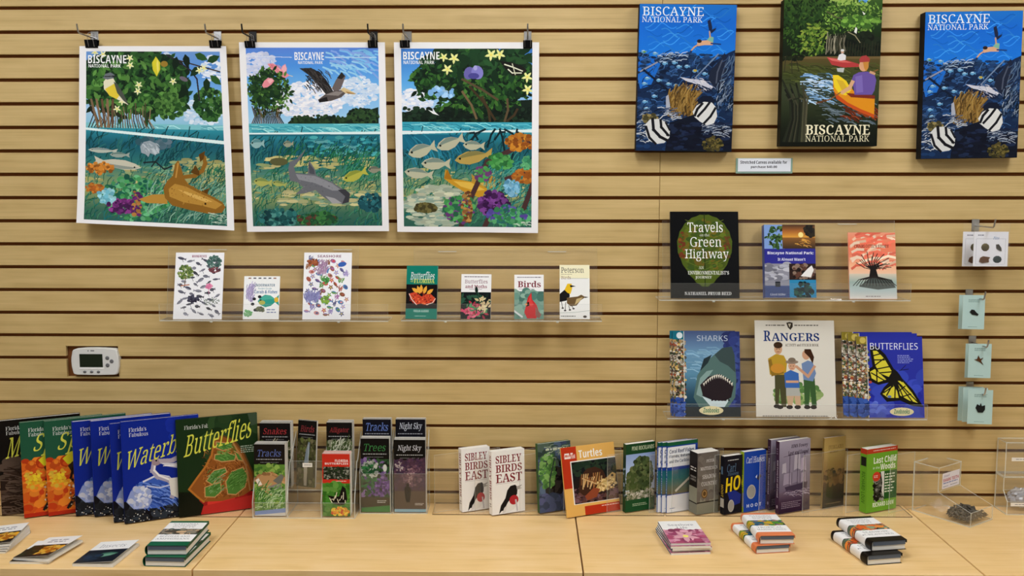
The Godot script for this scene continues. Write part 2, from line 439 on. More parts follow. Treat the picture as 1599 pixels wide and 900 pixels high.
func art_shark(p: Paint):
	p.vary = 0.02
	p.grad(80, 125, 600, 330, CC(["6f9ad6", "5a93dc", "74aee6", "a8cbe8", "7fc0d8"]))
	p.blobs(330, 130, 130, 120, 160, 4, 13, CC(["e6ecf6", "cfdcf0"]), true, 0.6); p.blobs(480, 320, 160, 110, 160, 4, 13, CC(["dfe9f6", "c5dcf2"]), true, 0.6)
	p.blobs(560, 140, 90, 110, 80, 4, 13, CC(["e9eef8", "d0dcf0"]), true, 0.6)
	p.vary = 0.1; p.rect(80, 425, 600, 60, C("7cc3cc")); p.strokes(80, 430, 580, 40, 60, 30, 80, 3, CC(["b9e4e4", "54a3b4", "93d2d4"]), 0.0, 0.06)
	var gr := CC(["16301a", "1f4420", "0f2414", "2b5526", "35642c"])
	p.blobs(70, 120, 440, 250, 500, 10, 26, CC(["10240f", "18351a", "1c3c1c"]))
	p.leaves(70, 120, 440, 290, 520, 24, 50, gr); p.leaves(100, 150, 370, 230, 120, 20, 44, CC(["4a7a34", "3c6a2c", "5a8a40"]))
	p.blobs(370, 300, 120, 100, 160, 5, 12, CC(["24481f", "3a622c", "54803c"])); p.blobs(530, 275, 130, 130, 260, 5, 12, CC(["1d421e", "35622c", "4f7c3a", "16341a"]))
	for k in 26: p.line([100 + k * 10, 340 + (k * 37) % 50, 120 + k * 9, 390 + (k * 13) % 30, 96 + k * 11, 455], 4.0, p.pick(CC(["6b5440", "4b3a2c", "8a7256", "2f241c"])))
	for k in 5: p.line([110 + k * 22, 330, 140 + k * 14, 450], 9, p.pick(CC(["6b513c", "7f664c"])))
	p.line([425, 145, 470, 170, 520, 205, 545, 240, 552, 325], 6, C("2c2430"))
	p.line([470, 165, 640, 210], 5, C("3b2c28"))
	for a in [[500, 140, 1.4], [540, 140, 0.4], [560, 190, 2.4], [590, 170, -0.4], [600, 225, 0.7], [585, 235, 1.6], [480, 260, 1.1], [500, 275, 2.2], [465, 150, 1.8]]: p.leaf(a[0], a[1], 58, 28, a[2], p.pick(gr))
	for a in [[270, 157], [271, 186], [305, 266], [300, 292], [446, 250], [575, 196], [556, 205], [236, 335], [215, 366], [125, 134], [158, 142]]: p.star(a[0], a[1], 17, C("e9e9b4"))
	p.leaf(378, 150, 82, 34, 1.55, C("d8cc30")); p.leaf(384, 160, 60, 10, 1.55, C("eee06a"))
	p.ell(490, 240, 18, 9, C("6d6470"), 0.4); p.ell(412, 180, 15, 12, C("9a7a2c"))
	# grey kingbird
	p.poly([160, 255, 172, 240, 200, 238, 212, 262, 232, 300, 262, 350, 236, 336, 205, 322, 176, 300, 162, 285], C("e6e0c2"))
	p.poly([166, 285, 205, 262, 226, 310, 214, 326, 184, 312], C("e3c83c"))
	p.poly([202, 254, 216, 262, 240, 300, 264, 350, 240, 330, 216, 300], C("4c5048"))
	p.poly([158, 240, 168, 222, 190, 216, 206, 226, 202, 240, 176, 246], C("6a7076")); p.poly([196, 228, 216, 232, 198, 236], C("22242a")); p.line([166, 233, 200, 232], 3, C("1c1c1c"))
	water_base(p, 80, 680, 445, 850, 45)
	p.blobs(300, 485, 130, 40, 40, 8, 20, CC(["5f7480", "4a6470", "36606c"]))
	p.poly([306, 520, 320, 500, 345, 494, 370, 505, 384, 528, 380, 545, 362, 552, 345, 545, 338, 562, 326, 550, 310, 545], C("98a4ac")); p.ell(366, 534, 14, 14, C("b8c2c8")); p.strokes(312, 500, 60, 40, 40, 8, 20, 2, CC(["b4bec4", "7d8a92", "c4ccd0"]), 0.6, 0.5)
	p.blobs(420, 555, 240, 110, 120, 8, 24, CC(["9da06c", "b0ac74", "8a9c70", "a8a668"]), true, 0.35); p.strokes(500, 600, 150, 70, 70, 14, 34, 3, CC(["2d7050", "1e5a44"]), -1.3, 0.6)
	p.line([320, 585, 365, 580, 400, 610, 430, 596], 6, C("20282a")); p.line([350, 600, 380, 560], 5, C("20282a"))
	p.fish(158, 540, 120, 22, 0.03, C("b6bcae"), C("7f9090")); p.fish(225, 556, 80, 24, 0.0, C("98a49a"), C("66827c")); p.fish(215, 594, 190, 40, 0.14 + PI, C("c8c4b0"), C("8d968c"))
	p.blobs(90, 590, 110, 45, 90, 4, 10, CC(["c67a2c", "d98d38", "8a5220"])); p.blobs(92, 680, 70, 40, 60, 4, 9, CC(["c67a2c", "a65a24"]))
	p.blobs(160, 640, 260, 190, 260, 5, 14, CC(["2f7a4a", "4a9a5c", "1c5a48", "66b07c"])); p.blobs(140, 700, 70, 60, 70, 4, 10, CC(["6fb6c8", "9ad2dc"]))
	p.blobs(180, 740, 110, 60, 90, 4, 11, CC(["6a2a6c", "8a3a88", "401a48"])); p.blobs(270, 700, 40, 110, 50, 4, 10, CC(["6a2a6c", "54205c", "a8743c"]))
	p.strokes(330, 690, 330, 140, 240, 40, 90, 3, CC(["3f7a68", "8fb49c", "1c4c44", "5f9480"]), -1.2, 0.5)
	# nurse shark
	var g := C("8e6222"); var hi := C("b98a3a"); var dk := C("5c3c12")
	p.line([470, 640, 520, 632, 552, 610, 565, 580, 560, 556], 16, g); p.poly([560, 560, 566, 530, 540, 545, 545, 575], dk); p.poly([540, 615, 525, 588, 505, 620, 540, 632], dk)
	p.poly([405, 712, 350, 716, 296, 738, 330, 752, 410, 752], hi); p.poly([530, 700, 575, 682, 570, 706], dk)
	p.poly([640, 755, 628, 735, 585, 712, 540, 692, 495, 668, 478, 645, 468, 605, 456, 570, 442, 588, 434, 634, 408, 660, 394, 690, 400, 728, 428, 758, 500, 774, 570, 785, 625, 779], g)
	p.poly([628, 745, 585, 722, 535, 702, 485, 678, 440, 668, 415, 690, 418, 722, 470, 742, 540, 752, 600, 765], hi)
	p.poly([590, 735, 540, 715, 490, 700, 450, 690, 500, 718, 560, 738], C("d8ad5c")); p.line([455, 585, 445, 640], 6, C("c08c40"))
	p.blobs(410, 660, 190, 100, 90, 1, 3, [g, hi, C("a07430")]); p.ell(560, 745, 4, 4, C("241608"))
	p.strokes(560, 780, 100, 40, 20, 14, 30, 2, CC(["c9d8c4"]), 0.0, 0.2)
	p.text("BISCAYNE", 96, 145, 160, 34, C("f4f4f4"), false, true); p.text("NATIONAL PARK", 98, 183, 134, 13, C("f4f4f4"), false, true)

func art_pelican(p: Paint):
	p.vary = 0.02
	p.grad(55, 105, 560, 320, CC(["5f86dc", "4f94e4", "6fb2ec", "8fc4f0", "a8d4ee"]))
	p.blobs(40, 130, 150, 110, 240, 4, 13, CC(["d8dcf0", "c9d2ee"]), true, 0.6); p.blobs(160, 250, 300, 150, 680, 4, 13, CC(["eef0f8", "e0e5f4", "d6ddf0", "f6f4f8"]), true, 0.6)
	p.blobs(440, 230, 170, 120, 280, 4, 13, CC(["cfe0f4", "c2d8f2", "e4ecf8"]), true, 0.6); p.strokes(380, 120, 220, 90, 50, 30, 70, 7, CC(["7fc2f0", "9ad0f2", "86a8e8"]), 0.15, 0.25)
	p.line([60, 147, 252, 152], 2, C("e6eefa")); p.line([392, 153, 600, 152], 2, C("e6eefa"))
	p.text("BISCAYNE", 263, 132, 122, 31, C("f6f6f6"), false, true); p.text("NATIONAL PARK", 277, 167, 102, 12, C("f0f0f0"), false, true)
	p.vary = 0.1
	# spoonbills
	p.poly([150, 178, 172, 176, 192, 186, 204, 202, 212, 186, 224, 178, 230, 196, 228, 214, 240, 224, 228, 232, 212, 238, 200, 228, 182, 210, 162, 196], C("ea8c98")); p.poly([207, 200, 214, 186, 225, 180, 229, 198, 222, 220], C("f3b2b8")); p.strokes(156, 178, 44, 24, 24, 8, 18, 2, CC(["f0a4ac", "d8707c"]), 0.6, 0.3); p.line([238, 224, 252, 228], 3, C("d8c8b0"))
	p.leaves(62, 195, 180, 190, 420, 12, 26, CC(["1f3a1c", "2f5426", "46702f", "142814", "5a8438"])); p.blobs(80, 210, 120, 140, 200, 5, 11, CC(["16301a", "284a20"]))
	p.poly([124, 264, 134, 246, 150, 234, 168, 236, 176, 246, 164, 260, 146, 272, 130, 274], C("e88f98")); p.poly([146, 244, 162, 236, 172, 244, 156, 258], C("f4b4ba"))
	for k in 18: p.line([80 + k * 7, 350 + (k * 7) % 20, 90 + k * 6, 390, 66 + k * 9, 438], 4.5, p.pick(CC(["3a2c22", "1e1812", "5c4632"])))
	# pelican
	p.poly([282, 196, 330, 194, 365, 212, 390, 240, 408, 268, 420, 290, 388, 300, 372, 280, 345, 248, 318, 222], C("33302f")); p.strokes(300, 200, 90, 80, 60, 14, 34, 3, CC(["201c1c", "4c4644", "181618"]), 0.7, 0.2)
	p.poly([414, 276, 430, 245, 455, 212, 472, 228, 462, 252, 450, 280, 425, 292], C("6d6260")); p.poly([436, 235, 456, 211, 470, 226, 455, 240], C("2c2826"))
	p.poly([355, 322, 385, 300, 425, 285, 455, 284, 470, 296, 452, 312, 410, 326, 362, 332], C("59504e")); p.poly([385, 302, 430, 288, 462, 290, 440, 306], C("8d8480"))
	p.poly([448, 282, 462, 272, 480, 280, 514, 298, 506, 301, 470, 296], C("d6c090")); p.poly([470, 288, 514, 298, 480, 298], C("a8804c")); p.poly([355, 322, 392, 310, 396, 328, 360, 333], C("201c1e"))
	# far island
	p.poly([226, 414, 250, 395, 300, 390, 350, 398, 400, 386, 440, 394, 470, 392, 480, 372, 520, 360, 560, 365, 605, 352, 605, 425, 226, 420], C("1c2a1e"))
	p.blobs(235, 385, 240, 36, 160, 4, 9, CC(["16241a", "2c4428", "22381e"])); p.blobs(475, 355, 130, 66, 160, 4, 10, CC(["16241a", "263f26", "33502c"]))
	p.rect(60, 418, 560, 45, C("58b4c0")); p.strokes(60, 420, 540, 36, 60, 40, 90, 3, CC(["a6e0de", "2f94a8", "7fd0d4"]), 0.0, 0.05)
	water_base(p, 60, 620, 455, 850, -5)
	p.rect(60, 462, 560, 8, C("1d6a7c")); p.blobs(300, 470, 300, 80, 90, 5, 20, CC(["1c6272", "2f8a94", "4aa4a8"]), false, 0.4)
	p.fish(96, 498, 60, 40, 0, C("8fb4b4"), C("5c8c90")); p.fish(225, 500, 44, 28, 0, C("9a9c84"), C("6c7c6c"))
	for k in 5: p.fish(360 + k * 40, 490 + (k * 23) % 50, 60, 20, 0.1 * k, C("5fa0a4"), C("2c7480"))
	p.blobs(90, 550, 500, 50, 100, 10, 24, CC(["b4b070", "c9be80", "8c9a68"]), false, 0.3); p.blobs(180, 690, 420, 60, 120, 10, 26, CC(["a8a878", "c4bc88", "7f9c80"]), false, 0.3)
	p.strokes(180, 530, 420, 60, 130, 20, 50, 3, CC(["1c5a40", "2f7a4c", "174c40"]), -1.3, 0.5); p.strokes(430, 570, 170, 90, 110, 20, 50, 3, CC(["1c5a40", "2f7a4c", "3f8c70"]), -1.3, 0.5)
	p.fish(500, 628, 110, 44, -0.35, C("b7b44a"), C("8c963c")); p.fish(112, 655, 80, 36, 0.1, C("b0b05c"), C("7f9050")); p.fish(180, 662, 60, 24, 0.2, C("a8ac5c"), C("7a8c50")); p.fish(585, 605, 60, 30, 0.0, C("8f8c78"), C("6a6c60"))
	p.ell(182, 572, 38, 16, C("5a5a38")); p.blobs(95, 765, 160, 70, 160, 5, 13, CC(["1f4f50", "2c6a68", "16383c", "4f8c84"])); p.blobs(515, 705, 100, 70, 140, 5, 12, CC(["1f4f58", "2c6a70", "173c44"])); p.blobs(250, 780, 170, 55, 160, 5, 12, CC(["2a5c34", "3f7a40", "5c3c30", "234a30"]))
	# hammerhead
	p.poly([220, 600, 228, 572, 258, 560, 298, 518, 270, 565, 244, 592, 250, 618, 300, 622, 308, 566, 330, 600, 336, 628, 400, 655, 440, 680, 474, 700, 470, 730, 440, 745, 400, 742, 360, 715, 330, 688, 290, 700, 244, 706, 280, 676, 255, 655, 226, 650], C("6b6c72"))
	p.poly([250, 622, 330, 630, 400, 660, 440, 690, 400, 690, 330, 660, 262, 645], C("8d8e94")); p.poly([305, 575, 328, 605, 330, 624, 308, 620], C("4c4e56")); p.poly([425, 688, 455, 684, 476, 704, 470, 738, 440, 746, 455, 715], C("3c3c42")); p.poly([370, 712, 410, 722, 440, 742, 400, 744], C("a3a2a4"))
	p.blobs(250, 620, 180, 80, 60, 1, 3, CC(["60626a", "7c7d84"]))

func art_snapper(p: Paint):
	p.vary = 0.02
	p.grad(50, 110, 540, 310, CC(["3f78c8", "4c92dc", "62aeea", "a8cdf0", "9cc6ea"]))
	p.blobs(40, 280, 140, 90, 200, 4, 13, CC(["f0f2f8", "d9e2f4"]), true, 0.6); p.blobs(300, 280, 60, 60, 14, 8, 16, CC(["d9e2f4"]))
	p.vary = 0.1; p.poly([55, 375, 100, 365, 170, 362, 260, 335, 400, 330, 585, 320, 585, 420, 55, 425], C("16241c")); p.blobs(55, 355, 530, 70, 300, 5, 12, CC(["142018", "1f3524", "0f1a14"]), false)
	p.blobs(110, 110, 480, 230, 520, 10, 24, CC(["12241a", "1c3a22", "182c1c"])); p.leaves(95, 120, 500, 250, 620, 16, 40, CC(["17301c", "22481f", "2f5c28", "0f2014", "44742f"])); p.leaves(230, 110, 340, 100, 90, 40, 70, CC(["16301c", "28502a", "1c3c22"]))
	p.blobs(170, 270, 100, 50, 30, 5, 12, CC(["7fb4e6", "a6cdf0"]))
	for a in [[330, 270, 430, 400], [380, 310, 410, 405], [480, 320, 470, 405], [520, 360, 480, 405], [440, 320, 300, 240], [300, 290, 355, 395]]: p.line([a[0], a[1], (a[0] + a[2]) * 0.5 + 8, (a[1] + a[3]) * 0.5, a[2], a[3]], 9, p.pick(CC(["5a4a34", "6c5a3e", "443624"])))
	for a in [[267, 156, 24], [226, 152, 20], [240, 200, 24], [415, 142, 26], [450, 140, 24], [560, 230, 24], [562, 280, 24]]: p.star(a[0], a[1], a[2], C("ecec9a"))
	p.ell(326, 215, 20, 26, C("6a64a8"), 0.3); p.ell(360, 212, 24, 28, C("8480c8"), -0.3); p.ell(345, 226, 22, 12, C("4c4890")); p.ell(352, 194, 8, 10, C("a8a6dc"))
	p.poly([448, 166, 500, 172, 545, 190, 560, 205, 540, 222, 500, 226, 474, 200], C("1a1a16")); p.line([470, 180, 500, 190, 540, 206], 5, C("e6e6cc")); p.line([484, 200, 500, 214, 536, 214], 5, C("e6e6cc")); p.line([500, 178, 512, 220], 4, C("d8d8bc"))
	p.poly([160, 362, 190, 372, 205, 385, 180, 378], C("f2f2f0")); p.poly([178, 352, 190, 372, 180, 372], C("e0e4ea"))
	p.rect(50, 412, 560, 36, C("3fa4b8")); p.strokes(50, 415, 540, 26, 50, 40, 90, 3, CC(["8fd8dc", "1f7c94", "5fbccc"]), -0.02, 0.05)
	water_base(p, 50, 620, 452, 850, -14)
	p.rect(50, 462, 250, 60, C("1a6680")); p.strokes(60, 460, 240, 80, 50, 30, 80, 5, CC(["2a8298", "1c6a84", "14546c"]), 0.8, 0.2)
	for a in [[320, 500, 390, 440], [400, 510, 430, 440], [470, 530, 450, 440], [530, 500, 470, 440], [500, 560, 520, 440], [560, 500, 520, 450], [360, 480, 330, 455], [430, 480, 470, 450]]: p.line([a[0], a[1], (a[0] + a[2]) * 0.5, (a[1] + a[3]) * 0.5 - 14, a[2], a[3]], 8, C("12262c"))
	for f in [[135, 525, 120, 56, -0.3], [250, 495, 120, 52, -0.35], [345, 505, 90, 40, 0.05], [190, 580, 120, 50, 0.0], [120, 620, 120, 44, 0.12]]: p.fish(f[0], f[1], f[2], f[3], f[4], C("b9b89c"), C("7c8c80"))
	p.fish(345, 552, 160, 54, -0.18, C("b59a50"), C("847c48")); p.fish(395, 650, 130, 50, 0.12 + PI, C("b08a38"), C("c8a850"))
	p.blobs(60, 670, 270, 170, 260, 8, 24, CC(["a8b29c", "9caa96", "b0b8a0", "8ea494"]), true, 0.4); p.blobs(70, 690, 230, 120, 80, 8, 22, CC(["b9bfa6", "8fa89a", "c8c8ac"]), true, 0.35); p.ell(146, 760, 46, 22, C("55502c")); p.blobs(100, 740, 90, 40, 30, 4, 10, CC(["6c6438", "443f24"]))
	p.poly([228, 600, 250, 640, 290, 645, 350, 655, 400, 680, 436, 712, 420, 724, 360, 715, 300, 692, 250, 662, 222, 640], C("c89428")); p.poly([260, 650, 330, 655, 390, 685, 350, 690, 290, 672], C("e0b64c")); p.poly([222, 640, 236, 600, 256, 646], C("a8701c"))
	p.strokes(380, 560, 200, 260, 220, 24, 60, 3, CC(["1e6a68", "2f8a80", "174c50", "4a9c8c"]), -1.2, 0.6)
	# coral covered mangrove root
	for a in [[585, 480, 400, 570], [400, 570, 330, 720], [330, 720, 290, 835], [585, 600, 480, 640], [450, 700, 390, 830], [585, 660, 545, 770]]: p.line(a, 20, C("4a3030"))
	p.blobs(475, 460, 115, 65, 110, 5, 12, CC(["b06a24", "c8842c", "8c4c1c"])); p.blobs(500, 600, 90, 55, 80, 5, 11, CC(["b8742c", "a05820"])); p.blobs(400, 540, 100, 60, 90, 5, 12, CC(["3f8a44", "55a054", "2c6a38"])); p.blobs(350, 590, 60, 60, 60, 5, 11, CC(["4a9a50", "6c3c70"]))
	p.blobs(220, 710, 130, 110, 180, 5, 13, CC(["3c8448", "58a45c", "6a3c78", "2c6448"])); p.blobs(365, 690, 120, 110, 190, 5, 13, CC(["4a2458", "6a3480", "341840", "7c4490"])); p.blobs(400, 750, 180, 85, 180, 5, 13, CC(["3a8454", "5aa870", "5c4ca0", "2c6860"])); p.blobs(470, 640, 60, 70, 70, 4, 10, CC(["5c9cc0", "84bcd8"])); p.blobs(540, 550, 45, 50, 50, 4, 10, CC(["3c8a60", "60ac74"])); p.blobs(290, 690, 50, 130, 60, 4, 9, CC(["8a5a34", "6c4028", "b88a48"]))
	p.strokes(505, 810, 60, 16, 10, 12, 26, 2, CC(["d8e0d4"]), 0.0, 0.2)
	p.text("BISCAYNE", 63, 130, 146, 31, C("f6f6f6"), false, true); p.text("NATIONAL PARK", 64, 165, 124, 14, C("f0f0f0"), false, true)

func print_reef() -> StandardMaterial3D:          # diver over the reef, crop units
	var p := Paint.new(540, 824, 76, 24, 614, 850, C("1464c8"), 5)
	p.grad(70, 20, 560, 300, CC(["1c72cc", "1468d2", "1870d8", "1a78dc"]))
	for k in 46:
		var y := 40 + (k * 53) % 240; var x := 90 + (k * 97) % 480
		var q := []
		for i in 7: q += [x + i * 14.0, y + 16.0 * sin(i * 0.7 + k) - i * 4.0 * cos(k)]
		p.line(q, 5, p.pick(CC(["2f8ae6", "2a80d8", "3b98ec", "1060c0"])))
	var rk := CC(["142a4c", "1c3a66", "0f1e38", "274c7c", "1a3050"])
	p.poly([70, 420, 130, 380, 190, 335, 250, 295, 300, 300, 350, 300, 420, 320, 480, 350, 530, 320, 580, 290, 614, 275, 614, 850, 50, 850, 55, 500], C("14284a"))
	p.blobs(60, 300, 560, 540, 420, 8, 30, rk, false, 0.6); p.poly([70, 420, 150, 375, 180, 345, 200, 360, 150, 480, 90, 500], C("1a68c8")); p.strokes(60, 310, 550, 420, 260, 20, 60, 4, CC(["2f568c", "0c1830", "40689c", "0f2240"]), -0.6, 0.9)
	p.strokes(180, 290, 150, 60, 22, 20, 50, 4, CC(["b8c8dc", "8ca4c4"]), -0.4, 0.4); p.line([90, 400, 180, 350], 9, C("8c90a0")); p.line([110, 395, 240, 500, 280, 560], 12, C("0e1a30")); p.line([400, 430, 520, 300], 7, C("7488a4"))
	p.poly([310, 430, 370, 440, 440, 445, 500, 485, 470, 505, 420, 470, 350, 455], C("c8c8d4")); p.poly([320, 450, 420, 470, 500, 500, 470, 520, 380, 490], C("14203c")); p.strokes(380, 430, 130, 70, 30, 12, 30, 3, CC(["e0dce0", "8c94ac"]), 0.3, 0.4)
	for a in [[225, 355], [305, 372], [350, 370], [395, 395], [130, 440], [195, 450], [250, 470], [292, 478], [345, 488], [172, 540], [120, 572], [115, 470], [170, 300], [105, 290], [130, 610], [280, 350], [450, 410]]: p.fish(a[0], a[1], 34, 20, 0.0, C("5f9cc8"), C("a8c8dc"))
	p.ell(395, 393, 10, 7, C("b8a040")); p.ell(108, 292, 8, 5, C("5c8c3c"))
	# dark angelfish on the right
	p.poly([555, 290, 535, 330, 480, 390, 470, 440, 500, 480, 530, 490, 545, 520, 560, 460, 580, 400, 572, 330], C("1c2438")); p.line([545, 330, 520, 400, 515, 460], 8, C("4c5468")); p.line([565, 350, 545, 420, 540, 480], 6, C("4c5468"))
	p.strokes(575, 290, 40, 220, 50, 30, 70, 5, CC(["30486c", "5c7490", "182440"]), 1.9, 0.4); p.strokes(520, 490, 90, 130, 60, 20, 50, 5, CC(["1c3050", "5c6c84", "0c1828", "8c98a8"]), -1.4, 0.4)
	# sponge
	p.strokes(250, 560, 150, 100, 240, 40, 110, 6, CC(["5c4420", "7c5c28", "8c6c34", "3c2c14", "a08044"]), -1.55, 0.35); p.poly([236, 540, 250, 530, 262, 600, 252, 640, 238, 620], C("a8acb8"))
	p.strokes(60, 600, 220, 200, 120, 20, 60, 5, CC(["8c98a8", "243450", "0c1424", "c0c4c8", "4c5c78"]), -0.4, 0.5); p.blobs(110, 640, 80, 50, 40, 5, 14, CC(["6c6038", "8c7c4c", "444028"]))
	p.poly([260, 690, 400, 640, 440, 690, 614, 700, 614, 850, 240, 850], C("0e1424")); p.blobs(260, 690, 330, 150, 110, 10, 30, CC(["0c1020", "141c34", "1c2844"]), false, 0.5); p.strokes(440, 700, 160, 60, 50, 20, 50, 4, CC(["6c7c94", "243450", "a8b0bc"]), -0.3, 0.4); p.blobs(455, 770, 110, 80, 70, 5, 13, CC(["4c4424", "6c6030", "2c2c18"]))
	p.poly([410, 560, 440, 535, 490, 535, 510, 560, 505, 600, 430, 590], C("10182c"))
	# two banded butterflyfish
	p.poly([388, 625, 410, 590, 450, 568, 495, 572, 520, 600, 527, 650, 510, 690, 470, 702, 430, 680, 400, 655], C("d8d8d6")); p.line([440, 580, 415, 610, 402, 645], 14, C("14141a")); p.line([480, 575, 455, 610, 420, 650], 13, C("14141a")); p.line([515, 605, 490, 650, 455, 690], 13, C("14141a")); p.ell(410, 625, 5, 5, C("101014"))
	p.poly([125, 700, 150, 672, 200, 668, 245, 688, 265, 725, 262, 775, 235, 805, 190, 812, 150, 795, 130, 760], C("d4d4d2")); p.line([165, 672, 172, 730, 210, 770, 250, 790], 16, C("14141a")); p.line([210, 676, 215, 715, 255, 760], 14, C("14141a")); p.line([130, 715, 150, 775, 185, 810], 13, C("14141a")); p.line([240, 690, 262, 730], 10, C("14141a")); p.ell(248, 760, 5, 5, C("101014"))
	# snorkeller
	p.poly([400, 238, 420, 225, 460, 222, 490, 236, 488, 250, 440, 250, 405, 256], C("d8a884")); p.line([405, 248, 385, 262, 366, 285], 8, C("d0a078")); p.line([480, 240, 530, 244], 8, C("1c3c78")); p.ell(413, 228, 13, 10, C("2a1c18")); p.poly([455, 222, 470, 200, 492, 205, 490, 235], C("7cb4a0")); p.line([472, 205, 468, 175], 8, C("c89c78")); p.poly([464, 165, 454, 115, 470, 105, 482, 150, 480, 175], C("1a2440")); p.poly([470, 170, 505, 152, 500, 165, 478, 185], C("1a2440")); p.ell(368, 287, 7, 6, C("16305c"))
	p.text("BISCAYNE", 92, 38, 340, 50, C("f0f4f6"), true, false); p.text("NATIONAL PARK", 90, 94, 336, 30, C("e8eef2"), true, false)
	return p.mat(0.5)

func print_kayak() -> StandardMaterial3D:
	var p := Paint.new(560, 850, 92, 0, 662, 858, C("16200f"), 6)
	p.grad(90, 0, 580, 330, CC(["3a5a22", "22401a", "16280f", "10180c"]))
	p.poly([320, 0, 600, 0, 560, 40, 480, 30, 400, 40], C("9ab85a")); p.poly([520, 0, 580, 0, 570, 20, 530, 32], C("5c9ce0"))
	p.leaves(80, -60, 330, 400, 700, 14, 32, CC(["16280f", "1f3a14", "10200c", "2c4c1a", "3c5c20"])); p.leaves(320, 0, 350, 190, 420, 10, 26, CC(["5c8430", "3c6420", "7ca040", "2c4c1a", "8cb44c"])); p.leaves(190, 140, 170, 180, 130, 16, 34, CC(["6c8c30", "4c6c24", "8ca03c"])); p.blobs(420, 100, 240, 60, 90, 8, 18, CC(["5c8c34", "7cac44", "3c6424"]))
	p.blobs(340, 190, 330, 140, 160, 8, 24, CC(["0c140a", "141e0f", "1a2414"]))
	for k in 24: p.line([350 + k * 4.6, 190 + (k * 13) % 40, 346 + k * 4.6 + 6 * sin(k), 260, 344 + k * 5.0, 318 - (k % 5) * 6], 3.2, p.pick(CC(["8c8470", "5c5848", "b0a890", "3c3828"])))
	for k in 12: p.line([470 + k * 16, 240 + (k * 7) % 30, 466 + k * 16, 325], 4, C("2c2a1c"))
	p.line([340, 70, 400, 105, 440, 110], 5, C("5c5440")); p.line([470, 190, 510, 210, 540, 250], 6, C("8c8464")); p.poly([503, 190, 512, 160, 522, 170, 518, 200], C("e8e8e0")); p.poly([546, 70, 566, 84, 556, 92], C("f0f0e8"))
	p.grad(90, 335, 580, 525, CC(["5c4c28", "3c4420", "38402a", "28301c", "161c10", "0c100a"])); p.rect(90, 332, 580, 14, C("6c5a34")); p.blobs(90, 330, 120, 20, 40, 6, 14, CC(["1c2410", "0f160a"]), false)
	p.strokes(90, 370, 560, 120, 130, 40, 100, 5, CC(["4c5424", "2c3418", "5c6430", "384018"]), 0.0, 0.05); p.strokes(200, 430, 180, 170, 110, 30, 90, 7, CC(["8cb4dc", "b8d4ec", "5c84ac", "3c4c44", "28301c"]), 0.0, 0.06); p.strokes(290, 600, 330, 120, 110, 30, 80, 6, CC(["4c5a64", "28301c", "6c7c84", "1c2414"]), 0.0, 0.06); p.blobs(245, 440, 90, 90, 26, 8, 18, CC(["a8c8ec", "c8dcf4"]), true, 0.3)
	p.strokes(440, 620, 200, 70, 40, 30, 70, 7, CC(["8c3c1c", "5c2414"]), 0.25, 0.1)
	for k in 16: p.line([95 + k * 9, 470 + (k * 29) % 120, 140 + k * 7, 560 + (k * 17) % 60, 150 + k * 6, 700, 110 + k * 9, 830], 10, p.pick(CC(["3c3c2c", "54523c", "1a1c14", "24281c"])))
	p.line([110, 330, 105, 420], 4, C("2c2c20")); p.line([170, 340, 190, 420], 4, C("24241a")); p.line([145, 345, 150, 430], 4, C("2c2c20"))
	# far red kayak
	p.poly([350, 335, 400, 342, 470, 355, 540, 376, 540, 392, 450, 396, 380, 380], C("b43c3c")); p.poly([352, 338, 430, 350, 500, 368, 440, 366, 380, 356], C("dc6c64")); p.poly([412, 350, 420, 322, 440, 312, 462, 326, 460, 352, 430, 356], C("e4e4e6")); p.ell(440, 305, 9, 10, C("c8a088")); p.ell(440, 296, 11, 7, C("dcdcd8")); p.poly([410, 400, 455, 398, 450, 425, 415, 420], C("b8bcb8"))
	# near yellow kayak and paddler
	p.poly([388, 440, 420, 440, 470, 480, 520, 540, 600, 560, 640, 560, 640, 690, 560, 655, 480, 615, 420, 575, 396, 530], C("e0901c")); p.poly([388, 440, 420, 440, 470, 475, 500, 530, 470, 560, 430, 550, 400, 510], C("f0d028")); p.poly([400, 540, 480, 600, 560, 640, 640, 672, 640, 692, 560, 660, 480, 622, 415, 580], C("c8501c")); p.poly([410, 465, 450, 475, 480, 520, 450, 540], C("d8b030")); p.poly([470, 545, 640, 560, 640, 580, 500, 570], C("7c2c1c"))
	p.line([300, 604, 380, 582, 440, 540], 7, C("8c5c34")); p.poly([300, 600, 350, 582, 360, 594, 310, 608], C("5c3c28")); p.line([600, 430, 650, 410], 6, C("8c5c34"))
	p.poly([496, 480, 510, 440, 540, 424, 590, 420, 630, 432, 644, 470, 636, 530, 622, 556, 520, 556, 512, 510], C("6a54a0")); p.poly([520, 450, 560, 440, 570, 540, 530, 545], C("7c68b4")); p.line([505, 482, 490, 515, 450, 540], 22, C("d8a880")); p.line([630, 432, 610, 424], 14, C("d0a078"))
	p.ell(568, 385, 28, 34, C("d8a078")); p.poly([540, 350, 552, 330, 580, 325, 602, 345, 600, 365, 542, 366], C("a83c3c")); p.poly([562, 365, 596, 362, 594, 400, 582, 420, 570, 400], C("c8883c"))
	p.text("BISCAYNE", 240, 733, 378, 58, C("eee6c4"), true, true); p.text("NATIONAL PARK", 240, 796, 376, 36, C("e8e0bc"), true, false)
	return p.mat(0.5)

# covers: 100 units wide
func cov(ratio: float, bg: String, seed_: int, w := 380) -> Paint:
	return Paint.new(w, int(w * ratio), 0, 0, 100, 100 * ratio, Color(bg), seed_)

